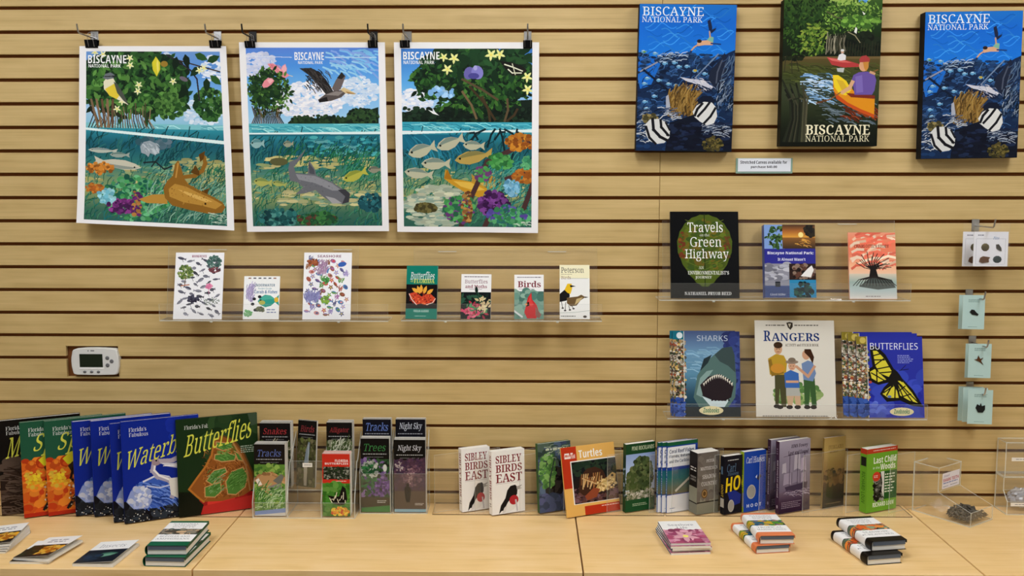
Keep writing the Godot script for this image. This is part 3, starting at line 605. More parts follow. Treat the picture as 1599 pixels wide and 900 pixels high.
func card_wildlife(kind: int) -> StandardMaterial3D:
	var p := cov(1.36, "f3f2f5", 20 + kind)
	var grey := CC(["5c5c68", "48485a", "70707c", "38383f", "8c8c98"])
	if kind == 0:
		p.text("MANGROVES", 34, 5, 30, 5, C("8c3c5c"), false, true)
		for k in 46:
			var x := 8 + 84 * fmod(k * 0.618 + 0.07 * p.r.randf(), 1.0); var y := 12.0 + 118.0 * (k + p.r.randf()) / 46.0
			p.fish(x, y, p.r.randf_range(10, 20), p.r.randf_range(4, 7), p.r.randf_range(-0.8, 0.8) + (PI if k % 2 else 0.0), p.pick(grey), p.pick(grey))
			if k % 3 == 0: p.line([x, y, x + 3, y + 7], 0.8, p.pick(grey))
		p.blobs(6, 26, 32, 28, 130, 1, 3, CC(["6c8440", "8c9c54", "4c6430"])); p.line([22, 50, 21, 66], 1.6, C("6c5440")); p.line([14, 68, 30, 66], 2, C("b0643c"))
		p.blobs(66, 6, 28, 26, 130, 1, 3, CC(["3c6058", "2c4c48", "54786c"])); p.blobs(68, 30, 24, 10, 40, 1, 3, CC(["7c3c44", "5c3038"])); p.blobs(64, 64, 14, 10, 30, 1.5, 3, CC(["e08cac", "d8749c"])); p.line([70, 74, 72, 84], 1, C("d8749c"))
		p.blobs(28, 88, 24, 14, 60, 1, 3, CC(["302c3c", "48485a"])); p.blobs(60, 92, 34, 16, 60, 0.6, 1.6, CC(["5c685c", "8c968c"]))
	else:
		p.text("SEASHORE", 28, 5, 50, 5, C("8c5c74"), false, true)
		var pal := CC(["7c74b0", "9c8cc0", "b06050", "c88c8c", "6c9c54", "5c5c84", "a06c9c", "8c5c3c", "54547c", "c84c4c", "4c7cb0"])
		for k in 60: 
			var x := 8 + 84 * fmod(k * 0.618 + 0.07 * p.r.randf(), 1.0); var y := 14.0 + 114.0 * (k + p.r.randf()) / 60.0; var c := p.pick(pal)
			if k % 4 == 0: p.strokes(x - 4, y - 2, 8, 6, 12, 4, 9, 1.2, [c], -1.57, 0.6)
			elif k % 4 == 1: p.ell(x, y, 6, 4, c, p.r.randf()); p.ell(x + 1, y, 3, 2, p.pick(pal))
			elif k % 4 == 2: p.star(x, y, 6, c)
			else: p.fish(x, y, 14, 6, p.r.randf(), c, p.pick(pal))
		p.strokes(6, 88, 26, 14, 70, 8, 18, 1.6, CC(["7c7cac", "8c8cbc"]), -1.57, 0.8); p.strokes(28, 24, 20, 22, 70, 6, 14, 1.2, CC(["9c7c9c", "b08cac"]), -1.57, 0.7); p.blobs(8, 14, 22, 14, 30, 2, 4, CC(["8c4c30", "a8603c"])); p.ell(80, 24, 9, 5, C("3c64b4"), -0.2); p.blobs(40, 50, 14, 10, 26, 1.5, 3, CC(["5c9c54", "3c7c44"])); p.blobs(38, 88, 16, 18, 40, 1.5, 3, CC(["8cb04c", "6c943c"]))
	return p.mat(0.22)

func card_coral() -> StandardMaterial3D:
	var p := cov(1.17, "f4f4f3", 31)
	for k in 6: p.rect(12 + k * 14, 4, 8, 3, p.pick(CC(["3c3c44", "8c5c3c", "54545c"])))
	p.text("UNDERWATER", 27, 21, 60, 7, C("54748c"), false, true); p.text("Pocket Guide", 40, 31, 38, 5, C("6c9cb0")); p.text("Corals & Fishes", 30, 38, 64, 9, C("3c6ca0"), false, true, 0.2)
	p.strokes(8, 30, 18, 40, 60, 10, 22, 2, CC(["a89cc4", "b8acd0"]), -1.57, 0.3); p.fish(70, 67, 60, 34, -0.05, C("2f9c8c"), C("4cb09c")); p.ell(92, 64, 6, 7, C("e0b438")); p.ell(52, 72, 9, 6, C("b4b45c"))
	for a in [[30, 62], [45, 56], [26, 76], [34, 92]]: p.ell(a[0], a[1], 5, 4, C("24242c"))
	p.blobs(36, 84, 22, 14, 30, 2, 4, CC(["6c7054", "545c48"])); p.blobs(4, 92, 20, 18, 30, 2, 4, CC(["6cac6c", "8cbc8c"])); p.words(66, 88, 26, 14, 2, C("8c94b4"))
	return p.mat(0.3)

func guide_butterflies_fl() -> StandardMaterial3D:
	var p := cov(1.58, "0f7a68", 33)
	p.text("Butterflies", 12, 18, 78, 24, C("e8eef0"), true, false, 0.25); p.text("of", 14, 42, 8, 7, C("d8dc60"), true); p.text("FLORIDA", 24, 40, 66, 12, C("d8dc60"), true, true)
	p.rect(0, 56, 100, 72, C("120e10")); p.poly([8, 84, 30, 78, 50, 92, 74, 80, 96, 98, 90, 110, 66, 116, 50, 112, 34, 116, 20, 108], C("d0482c")); p.blobs(12, 80, 80, 36, 90, 1, 3, CC(["e06c3c", "a83020", "802018"])); p.line([10, 84, 18, 100, 34, 116], 2, C("e8dcd0")); p.line([94, 98, 86, 110, 66, 116], 2, C("e8dcd0"))
	for a in [[-1.57, 48, 82], [-1.9, 44, 84], [-1.2, 56, 84], [-2.6, 40, 80], [-0.6, 66, 84]]: p.leaf(a[1], a[2], 26, 11, a[0], C("eca83c"))
	p.text("FIELD GUIDE", 26, 132, 48, 6, C("cfe6dc"), false, true); p.words(30, 148, 40, 4, 1, C("a8d0c4"))
	return p.mat(0.3)
func guide_golden(kind: int) -> StandardMaterial3D:
	var p := cov(1.44, "f1efee", 40 + kind)
	p.words(10, 6, 82, 6, 1, C("6c6068"), 0.0)
	if kind == 0:
		p.text("Butterflies", 12, 17, 76, 13, C("8c5a6a"), true); p.text("and Moths", 14, 34, 72, 11, C("8c3a4c"), true, true); p.words(28, 47, 46, 4, 1, C("94808c"))
		p.rect(0, 58, 100, 86, C("14181a")); p.leaves(0, 58, 90, 50, 40, 12, 26, CC(["1c3c2c", "2c5440", "142820"])); p.leaves(10, 96, 70, 44, 70, 10, 22, CC(["d8486c", "e06c84", "a82c44", "4c8c5c"])); p.leaves(60, 68, 34, 50, 26, 10, 20, CC(["e8d8a8", "c8b484", "d8c090"]))
	else:
		p.text("Birds", 12, 20, 78, 21, C("7c2c38"), true, true); p.words(16, 45, 68, 4, 1, C("8c808c"))
		p.rect(0, 54, 100, 90, C("5c8478")); p.blobs(0, 54, 100, 90, 70, 6, 16, CC(["6c9484", "4c7468", "84a494"]), false); p.poly([40, 100, 46, 74, 58, 58, 60, 80, 76, 98, 84, 124, 74, 142, 44, 142, 34, 122], C("c42c30")); p.poly([44, 96, 56, 62, 58, 82, 66, 96, 60, 104], C("dc4440")); p.poly([40, 92, 50, 88, 52, 100, 42, 104], C("1c1416")); p.poly([34, 96, 44, 92, 44, 100], C("e88c3c")); p.poly([72, 104, 92, 130, 84, 142, 72, 132], C("8c5c54")); p.line([0, 118, 26, 136], 6, C("d8dcdc"))
	return p.mat(0.3)
func guide_peterson() -> StandardMaterial3D:
	var p := cov(1.78, "f3ecc8", 44)
	p.rect(0, 44, 100, 134, C("efeeea")); p.text("Peterson", 5, 8, 76, 18, C("54544c"), true); p.text("Birds", 5, 36, 32, 11, C("8c6c5c"), true); p.words(5, 29, 40, 4, 1, C("a89c84")); p.rect(34, 44, 60, 1, C("94a098"))
	p.poly([0, 96, 16, 82, 30, 80, 34, 104, 22, 118, 0, 122], C("1a1818")); p.poly([16, 82, 26, 62, 40, 62, 42, 76, 36, 96, 26, 92], C("e8bc24")); p.poly([34, 66, 54, 70, 36, 74], C("1c1c1c")); p.poly([24, 108, 60, 104, 72, 98, 86, 106, 70, 116, 56, 134, 36, 136, 24, 126], C("6c5434")); p.poly([56, 112, 78, 106, 64, 122, 50, 132], C("c8b07c")); p.poly([84, 104, 96, 106, 84, 109], C("2c2820"))
	for a in [[6, 122, 10, 142], [20, 124, 18, 150], [30, 134, 34, 148], [40, 134, 46, 144]]: p.line(a, 2, C("2c2826")); p.ell(a[2], a[3], 4, 2.5, C("2c2826"))
	p.line([0, 158, 50, 156, 100, 150], 1, C("8ca094")); p.words(4, 166, 60, 6, 1, C("54544c")); p.ell(84, 170, 6, 4, C("3c342c"))
	return p.mat(0.35)
func cover_leaf() -> StandardMaterial3D:
	var p := cov(1.25, "0d0e10", 50, 420)
	var out := []
	for k in 40:
		var a := TAU * k / 40.0
		var rx := 40.0 * (1.0 - 0.12 * maxf(0.0, sin(a))); var j := 1.0 + 0.025 * (k % 2)
		out += [50 + rx * cos(a) * j * (1.0 - 0.3 * maxf(0.0, sin(a)) ** 2), 50 + (45.0 if sin(a) < 0 else 58.0) * sin(a) * j]
	p.poly(out, C("4c5c1c")); p.blobs(18, 12, 64, 80, 240, 2, 6, CC(["5c6c20", "44541c", "6c5c20", "3c5420"])); p.blobs(13, 30, 8, 40, 30, 1, 2.6, CC(["6c3420", "7c4c20"])); p.blobs(79, 30, 8, 40, 30, 1, 2.6, CC(["6c3420", "5c4420"]))
	p.line([50, 4, 50, 108], 1.2, C("243010"))
	for k in 8: p.line([50, 24 + k * 10, 22, 12 + k * 10], 0.7, C("64742c")); p.line([50, 24 + k * 10, 78, 12 + k * 10], 0.7, C("64742c"))
	p.text("Travels", 25, 15, 52, 15, C("f0f0ee"), true); p.text("on the", 43, 32, 14, 4, C("e0e0d8"), true); p.text("Green", 29, 37, 46, 14, C("f0f0ee"), true); p.text("Highway", 21, 54, 64, 18, C("f0f0ee"), true)
	p.text("AN", 41, 79, 7, 4, C("e0e0d8"), true); p.text("ENVIRONMENTALIST'S", 25, 86, 60, 5, C("e8e8e4"), true, true); p.text("JOURNEY", 36, 93, 24, 5, C("e0e0d8"), true, true); p.text("NATHANIEL PRYOR REED", 20, 116, 68, 4.4, C("f0f0ee"), true, true)
	return p.mat(0.3)
func cover_park() -> StandardMaterial3D:
	var p := cov(1.36, "2c2c8c", 51)
	p.rect(0, 0, 40, 45, C("7c9cd4")); p.leaves(6, 0, 34, 40, 60, 6, 13, CC(["2c4c24", "4c6c34", "1c3018"])); p.grad(36, 0, 64, 24, CC(["4c3424", "a8642c", "e0a03c"])); p.grad(36, 24, 64, 21, CC(["8c5c2c", "3c2c1c"])); p.ell(72, 19, 5, 5, C("f8e08c")); p.blobs(80, 0, 20, 22, 40, 2, 5, CC(["1c1814", "2c2418"])); p.strokes(60, 26, 26, 14, 16, 6, 14, 1, CC(["e8b04c", "c88c3c"]), 0, 0.05)
	p.text("Biscayne National Park:", 6, 50, 90, 7, C("f0f0f8"), false, true); p.text("It Almost Wasn't", 26, 62, 54, 5.5, C("e8e8f4"), false, true)
	p.rect(0, 73, 48, 63, C("8c8c98")); p.blobs(0, 73, 48, 30, 40, 4, 10, CC(["a8a8b4", "787884", "b8b8c0"]), false, 0.5); p.rect(0, 114, 48, 22, C("3c4c7c")); p.rect(20, 106, 10, 10, C("242830")); p.text("Lloyd Miller", 10, 128, 30, 5, C("f0f0f4"), true)
	p.rect(48, 73, 52, 30, C("2c1c18")); p.blobs(50, 74, 48, 28, 50, 2, 5, CC(["5c3c30", "1c1412", "8c7464"])); p.poly([70, 96, 84, 82, 92, 76, 96, 84, 90, 98], C("ece8e4")); p.rect(48, 103, 52, 33, C("2c84b0")); p.blobs(58, 108, 36, 30, 60, 2, 5, CC(["1c3c3c", "2c5c4c", "14242c"]))
	return p.mat(0.3)
func cover_mangrove() -> StandardMaterial3D:
	var p := cov(1.35, "f0b090", 52)
	p.grad(0, 0, 100, 90, CC(["ec9c7c", "f07c5c", "ec8464", "f4b48c", "f0ccb0"])); p.strokes(0, 4, 90, 70, 60, 14, 40, 5, CC(["f4c4a4", "e86c54", "f8d8bc", "ec745c"]), -0.4, 0.4)
	p.grad(0, 84, 100, 51, CC(["d8c8b4", "9cb0a8", "b8c8c8", "e4dcd4"])); p.poly([20, 110, 50, 88, 90, 96, 98, 112, 60, 116], C("4c5450"))
	p.poly([42, 92, 46, 70, 56, 70, 62, 92], C("1c1614"))
	for k in 26:
		var a := -PI * (0.04 + 0.92 * k / 25.0); var l := 22.0 + 12.0 * sin(k * 2.3)
		p.line([52, 76, 52 + cos(a) * l * 0.6, 74 + sin(a) * l * 0.5, 52 + cos(a + 0.2) * l * 1.2, 72 + sin(a + 0.2) * l], 1.5, C("1c1614"))
	for k in 14: p.line([52, 88, 20 + k * 5, 96, 8 + k * 7, 108], 1.4, C("241c1a"))
	p.text("CHARLOTTE'S STORY", 12, 25, 74, 6, C("5c2018"), true, true); p.words(34, 128, 40, 4, 1, C("8c8484"))
	return p.mat(0.3)
func cover_sharks(kind: int) -> StandardMaterial3D:       # with the picture strip down the left side
	var p := cov(1.24, "2c4c7c", 54 + kind, 420)
	if kind == 0:
		p.grad(0, 0, 100, 124, CC(["4c5c84", "6c94b4", "5c8ca8", "2c4c60", "1c2c38"])); p.rect(84, 0, 16, 124, C("2c3468")); p.blobs(76, 0, 30, 110, 90, 4, 9, CC(["34407c", "2c3464", "3c4c88"]), false); p.strokes(20, 22, 40, 50, 40, 14, 30, 1.4, CC(["8cb4cc", "7ca4c0"]), 0, 0.1)
		p.poly([30, 96, 36, 64, 52, 42, 74, 24, 88, 22, 92, 34, 94, 70, 92, 96, 80, 112, 54, 114, 38, 110], C("54706c")); p.poly([62, 34, 74, 24, 88, 22, 92, 34, 93, 60, 82, 50, 70, 44], C("3c4c4c")); p.poly([40, 58, 46, 40, 58, 34, 52, 46], C("283438")); p.poly([34, 92, 40, 68, 50, 58, 60, 56, 48, 72, 42, 96], C("84a09c"))
		p.poly([40, 78, 52, 66, 68, 62, 84, 70, 90, 80, 86, 96, 74, 102, 58, 100, 44, 94], C("2a2226")); p.poly([42, 94, 58, 100, 76, 101, 84, 98, 76, 110, 56, 110], C("c8d8dc"))
		for k in 14: p.poly([44 + k * 3.2, 76 - 12 * sin(k * 0.24), 46 + k * 3.2, 80 - 11 * sin(k * 0.24), 47.2 + k * 3.2, 74 - 12 * sin(k * 0.24)], C("e0dccc"))
		for k in 6: p.poly([56 + k * 5, 101, 57.5 + k * 5, 96, 59 + k * 5, 101], C("2a2226"))
		p.rect(17, 110, 83, 14, C("20282c")); p.text("SHARKS", 36, 6, 46, 8, C("b8c4d0"))
	else:
		p.rect(0, 0, 100, 124, C("2c34a0")); p.blobs(16, 60, 90, 66, 60, 6, 16, CC(["3444b0", "2830a0", "3c4cbc"]), false)
		var ye := C("d8cc3c"); var bk := C("1a1814")
		p.poly([20, 16, 30, 14, 44, 28, 56, 50, 62, 62, 50, 70, 32, 74, 18, 68, 15, 52, 24, 46], bk)
		p.poly([25, 22, 31, 22, 42, 34, 53, 54, 48, 62, 34, 56, 28, 44], ye); p.poly([20, 54, 27, 50, 36, 58, 44, 66, 32, 70, 22, 64], ye)
		for a in [[28, 44, 44, 32], [30, 50, 50, 46], [34, 56, 54, 54], [24, 30, 38, 26], [22, 56, 42, 68], [30, 50, 30, 70], [27, 36, 42, 36]]: p.line(a, 1.8, bk)
		p.poly([56, 62, 66, 62, 84, 82, 99, 108, 82, 106, 64, 98, 44, 100, 34, 88, 40, 78], bk)
		p.poly([60, 68, 68, 68, 82, 86, 92, 102, 78, 98, 64, 90], ye); p.poly([42, 82, 54, 74, 60, 84, 62, 94, 46, 94, 38, 88], ye)
		for a in [[58, 66, 94, 104], [58, 66, 84, 102], [58, 66, 70, 96], [58, 66, 56, 96], [58, 66, 44, 90], [72, 76, 62, 84], [80, 88, 68, 92], [54, 76, 40, 86]]: p.line(a, 1.8, bk)
		p.ell(62, 60, 3, 12, bk, -0.6); p.line([66, 52, 74, 44], 0.9, bk); p.line([64, 52, 78, 50], 0.9, bk); p.ell(20, 70, 2.4, 2, C("b0483c")); p.ell(48, 92, 3, 2, C("5c74b4")); p.blobs(16, 100, 30, 24, 20, 3, 7, CC(["4c5cc0", "5c70cc"]))
		p.text("BUTTERFLIES", 21, 10, 72, 10, C("e4e6f4")); p.words(62, 28, 24, 14, 5, C("9ca4dc"))
	var sc := CC(["8c7c64", "b09060", "4c5c3c", "6c5448", "c8a860", "3c4c34", "a8a090"])
	p.rect(0, 0, 16, 124, C("5c5444"))
	p.blobs(-2, 12, 20, 84, 420, 0.8, 2.6, sc + CC(["d8d0c0", "2c2c24", "944c34", "c8c4b8"]), false); p.rect(16, 0, 1, 124, C("d8d4c8"))
	p.rect(0, 0, 16, 12, C("1c6c80") if kind == 0 else C("8c7c2c")); p.ell(10, 6, 4.6, 4.6, C("d8e4e8") if kind == 0 else C("c8b45c")); p.blobs(0, 98, 16, 26, 50, 2, 4, CC(["2c4894", "3c5cac", "1c3470"]), false)
	p.ell(56 if kind == 0 else 66, 115, 18, 6.4, C("e4d8a8")); p.text("Zoobooks", 44 if kind == 0 else 54, 111, 24, 7, C("3c7c5c"), false, true, 0.2)
	return p.mat(0.2)
func cover_rangers() -> StandardMaterial3D:
	var p := cov(1.2, "ddd8cc", 57, 440)
	p.words(14, 5, 24, 3, 1, C("6c6860"), 0.0); p.words(50, 5, 30, 3, 1, C("6c6860"), 0.0); p.poly([40, 3, 44, 2, 48, 3, 48, 8, 45, 12, 42, 9], C("3c342c")); p.poly([42, 4, 46, 4, 44, 9], C("c8c0ac"))
	p.text("R", 11, 13, 9, 13, C("1c3470"), true, true); p.text("ANGERS", 21, 16, 60, 10, C("1c3470"), true, true); p.text("ACTIVITY and STICKER BOOK", 38, 29, 42, 3.6, C("5c5448"), true, true)
	p.blobs(22, 80, 60, 24, 160, 2, 4, CC(["7c9c5c", "94ac6c", "5c8448"])); p.words(8, 118, 82, 2.4, 1, C("7c746c"), 0.0)
	# man
	p.poly([24, 66, 38, 66, 38, 108, 32, 108, 30, 84, 28, 108, 24, 106], C("4c4a30")); p.poly([16, 48, 26, 42, 36, 44, 40, 52, 38, 68, 18, 68], C("b89430")); p.poly([16, 50, 20, 48, 24, 66, 34, 62, 36, 66, 20, 70], C("8c6c28")); p.ell(29, 36, 5, 6.5, C("c89c78")); p.ell(29, 31, 5.6, 4, C("3c2a1c")); p.ell(27.4, 36, 0.6, 0.5, C("241810")); p.ell(30.6, 36, 0.6, 0.5, C("241810")); p.line([27.6, 39.4, 30.4, 39.4], 0.6, C("8c4c3c")); p.ell(28, 60, 9, 6, C("c88c34"))
	# boy
	p.poly([38, 90, 56, 90, 56, 108, 50, 108, 48, 94, 45, 108, 40, 108], C("c8a888")); p.poly([38, 82, 54, 82, 56, 94, 38, 94], C("b0b0a8")); p.poly([36, 66, 44, 62, 54, 66, 55, 84, 37, 84], C("3c68b0")); p.ell(46, 57, 4.6, 5.4, C("d0a080")); p.ell(46, 52, 8, 2.4, C("8c7c6c")); p.ell(46, 49.5, 4.6, 3, C("7c6c5c")); p.ell(44.4, 57, 0.6, 0.5, C("241810")); p.ell(47.6, 57, 0.6, 0.5, C("241810")); p.line([44.4, 60, 47.6, 60], 0.6, C("a84c3c")); p.rect(38, 75, 16, 3, C("d0a080"))
	# woman
	p.poly([60, 72, 74, 72, 76, 106, 70, 108, 68, 84, 66, 108, 61, 106], C("3c5c34")); p.poly([58, 54, 66, 50, 72, 52, 76, 66, 72, 76, 60, 74], C("7088b0")); p.ell(64, 43, 5, 6, C("c89878")); p.poly([62, 36, 70, 36, 74, 46, 72, 54, 68, 46, 62, 40], C("3c2418")); p.line([74, 58, 66, 70, 52, 58], 3.4, C("c89878"))
	for a in [[30, 108], [26, 107], [42, 108], [52, 108], [64, 108], [72, 108]]: p.ell(a[0], a[1], 4, 2.4, C("28201c"))
	return p.mat(0.16)

func big_cover(kind: int) -> StandardMaterial3D:
	var y := C("d8d850")
	var bgs := ["16120f", "24543c", "14288c", "1c3018"]
	var p := cov(1.22, bgs[kind], 60 + kind, 440)
	if kind == 3: p.text("Florida's Fabulous", 10, 8, 42, 5, C("e4e4e0"), true)
	else:
		p.text("Florida's", 10, 8, 22, 5, C("e4e4e0"), true); p.text("Fabulous", 10, 14, 24, 5, C("e4e4e0"), true)
	match kind:
		0:
			p.blobs(-6, 50, 120, 90, 130, 8, 22, CC(["3c2c24", "4c3a30", "2c201a", "54443a"]), false, 0.5); p.strokes(0, 60, 90, 60, 160, 20, 50, 1.2, CC(["5c4a40", "2c2018", "48382e"]), 0.2, 0.4)
			p.text("Mammals", 8, 22, 86, 28, y, true, false, 0.5, false, 12)
		1:
			p.rect(0, 52, 100, 70, C("cc5a1e")); p.clip(0, 46, 100, 76); p.blobs(-6, 50, 112, 78, 420, 2.5, 7, CC(["d86420", "c8501c", "e08028", "b83c18", "d87428"]), false); p.blobs(2, 62, 26, 24, 40, 1, 3.5, CC(["e0a42c", "d89020", "e0b83c"])); p.rect(0, 117, 100, 5, C("b02c18")); p.blobs(64, 54, 44, 66, 110, 3, 8, CC(["8c1c18", "a8281c", "b83418"]), false)
			p.unclip(); p.poly([20, 50, 30, 42, 48, 40, 58, 48, 40, 57, 26, 58], C("d8cc28")); p.blobs(6, 68, 16, 14, 20, 1, 3, CC(["e0c42c", "e0b42c"])); p.poly([26, 60, 38, 50, 50, 54, 46, 70, 36, 78, 31, 70], C("34281a")); p.line([32, 64, 29, 76, 33, 82], 3, C("241a10")); p.line([42, 60, 48, 76, 42, 92, 26, 112], 4.4, C("2c2420")); p.line([48, 56, 56, 70, 54, 90], 5, C("34302c")); p.blobs(34, 60, 18, 44, 110, 0.8, 2, CC(["8c9098", "c8c8cc", "2c2c30", "5c5c64"])); p.line([40, 88, 24, 114], 3, C("1c1818")); p.blobs(26, 74, 10, 40, 30, 0.7, 1.8, CC(["e8d8c0", "8c4c24"]))
			p.text("Spiders", 15, 16, 80, 30, y, true, false, 0.45, false, 8)
		2:
			p.blobs(60, 0, 46, 30, 30, 4, 10, CC(["182c94", "1a309c"])); p.rect(0, 108, 100, 14, C("0e1018")); p.blobs(0, 100, 100, 24, 130, 2, 6, CC(["101018", "1c2028", "2c3440"]), false); p.blobs(0, 106, 100, 16, 60, 0.5, 1.2, CC(["d8dce4", "a8a090"]), false)
			p.poly([3, 96, 10, 82, 24, 73, 44, 70, 60, 74, 70, 84, 72, 96, 64, 105, 40, 108, 12, 106], C("3a5cb8")); p.strokes(14, 74, 52, 28, 130, 8, 20, 1.2, CC(["5476cc", "2c489c", "6c8cd8", "203880"]), 0.25, 0.25)
			p.poly([3, 96, 9, 84, 20, 78, 30, 84, 36, 98, 30, 107, 12, 106], C("8c9cd0")); p.blobs(8, 80, 26, 26, 60, 1.5, 4, CC(["b8c0dc", "98a6d4", "d0d4e4"])); p.line([26, 74, 44, 68, 58, 72, 66, 80], 2.2, C("d4d8e8")); p.line([30, 80, 46, 84, 60, 82], 1.6, C("c0c8e4"))
			p.line([40, 54, 38, 62, 44, 70, 58, 76, 66, 86, 62, 96], 6, C("a8a0b4")); p.line([41, 56, 40, 62, 46, 69, 60, 76], 2.4, C("ece8e8")); p.poly([58, 74, 70, 74, 75, 90, 70, 100, 60, 94], C("dcd8d0")); p.ell(43, 52, 6, 4.6, C("9c8890")); p.ell(43, 50.6, 1.1, 1.1, C("101018"))
			p.poly([46, 49, 62, 50, 96, 38, 98, 42, 66, 55, 48, 55], C("b0a4b0")); p.poly([48, 54, 66, 56, 98, 52, 98, 62, 76, 64, 56, 59], C("d0ccd6")); p.line([52, 58, 92, 60], 1, C("f4f2f2"))
			p.text("Waterbirds", 7, 35, 98, 23, y, true, false, 0.45, false, 23)
		3:
			p.blobs(40, 0, 70, 60, 60, 6, 16, CC(["243c20", "2c4424", "1c3018"])); p.blobs(20, 104, 90, 24, 60, 6, 14, CC(["a82420", "c8342c", "8c1c1c"])); p.poly([26, 112, 100, 104, 100, 122, 30, 122], C("b82c28")); p.poly([0, 90, 14, 92, 30, 110, 26, 122, 0, 122], C("14180f"))
			p.poly([46, 28, 56, 24, 70, 32, 82, 50, 92, 76, 95, 96, 80, 104, 52, 108, 30, 106, 22, 98, 13, 88, 24, 74, 34, 62, 42, 48], C("8c5222")); p.strokes(30, 40, 50, 60, 260, 3, 8, 0.7, CC(["a86830", "74401c", "b87838", "5c3418"]), 0.9, 1.2)
			p.line([46, 28, 42, 48, 34, 62, 24, 74, 13, 88, 22, 98, 30, 106], 2.4, C("b4702c")); p.line([56, 25, 70, 32, 82, 50, 92, 76, 95, 96], 2, C("5c4020"))
			for a in [[48, 32, 66, 36, 68, 42, 56, 44, 48, 40], [46, 48, 62, 48, 72, 52, 70, 58, 54, 58, 45, 54], [70, 46, 78, 52, 80, 60, 74, 58], [60, 100, 58, 84, 66, 72, 80, 68, 86, 80, 82, 94, 70, 102], [34, 80, 44, 68, 58, 66, 60, 72, 48, 78, 42, 86], [32, 100, 32, 88, 40, 86, 52, 84, 52, 96, 44, 102]]:
				p.poly(a, C("4c7c34")); p.line(a + [a[0], a[1]], 1.3, C("c09058"))
			p.strokes(60, 72, 22, 24, 50, 4, 9, 0.8, CC(["6c9c4c", "3c6828"]), -0.9, 0.3); p.strokes(36, 70, 18, 28, 60, 3, 6, 0.9, CC(["7c9c6c", "3c6828", "5c8c44"]), -0.8, 0.5); p.strokes(48, 33, 20, 22, 40, 4, 8, 0.8, CC(["6c9c4c", "3c6828"]), 0.2, 0.3)
			p.line([68, 34, 84, 66, 88, 98], 2, C("a87c48")); p.line([82, 60, 92, 90, 98, 104], 1, C("8c5c3c"))
			p.text("Butterflies", 8, 20, 86, 28, y, true, false, 0.45, false, 18); p.words(78, 40, 20, 10, 4, C("a8b4a0"))
			p.poly([88, 0, 100, 0, 100, 14, 92, 16], C("3c4c38"))
	return p.mat(0.18)

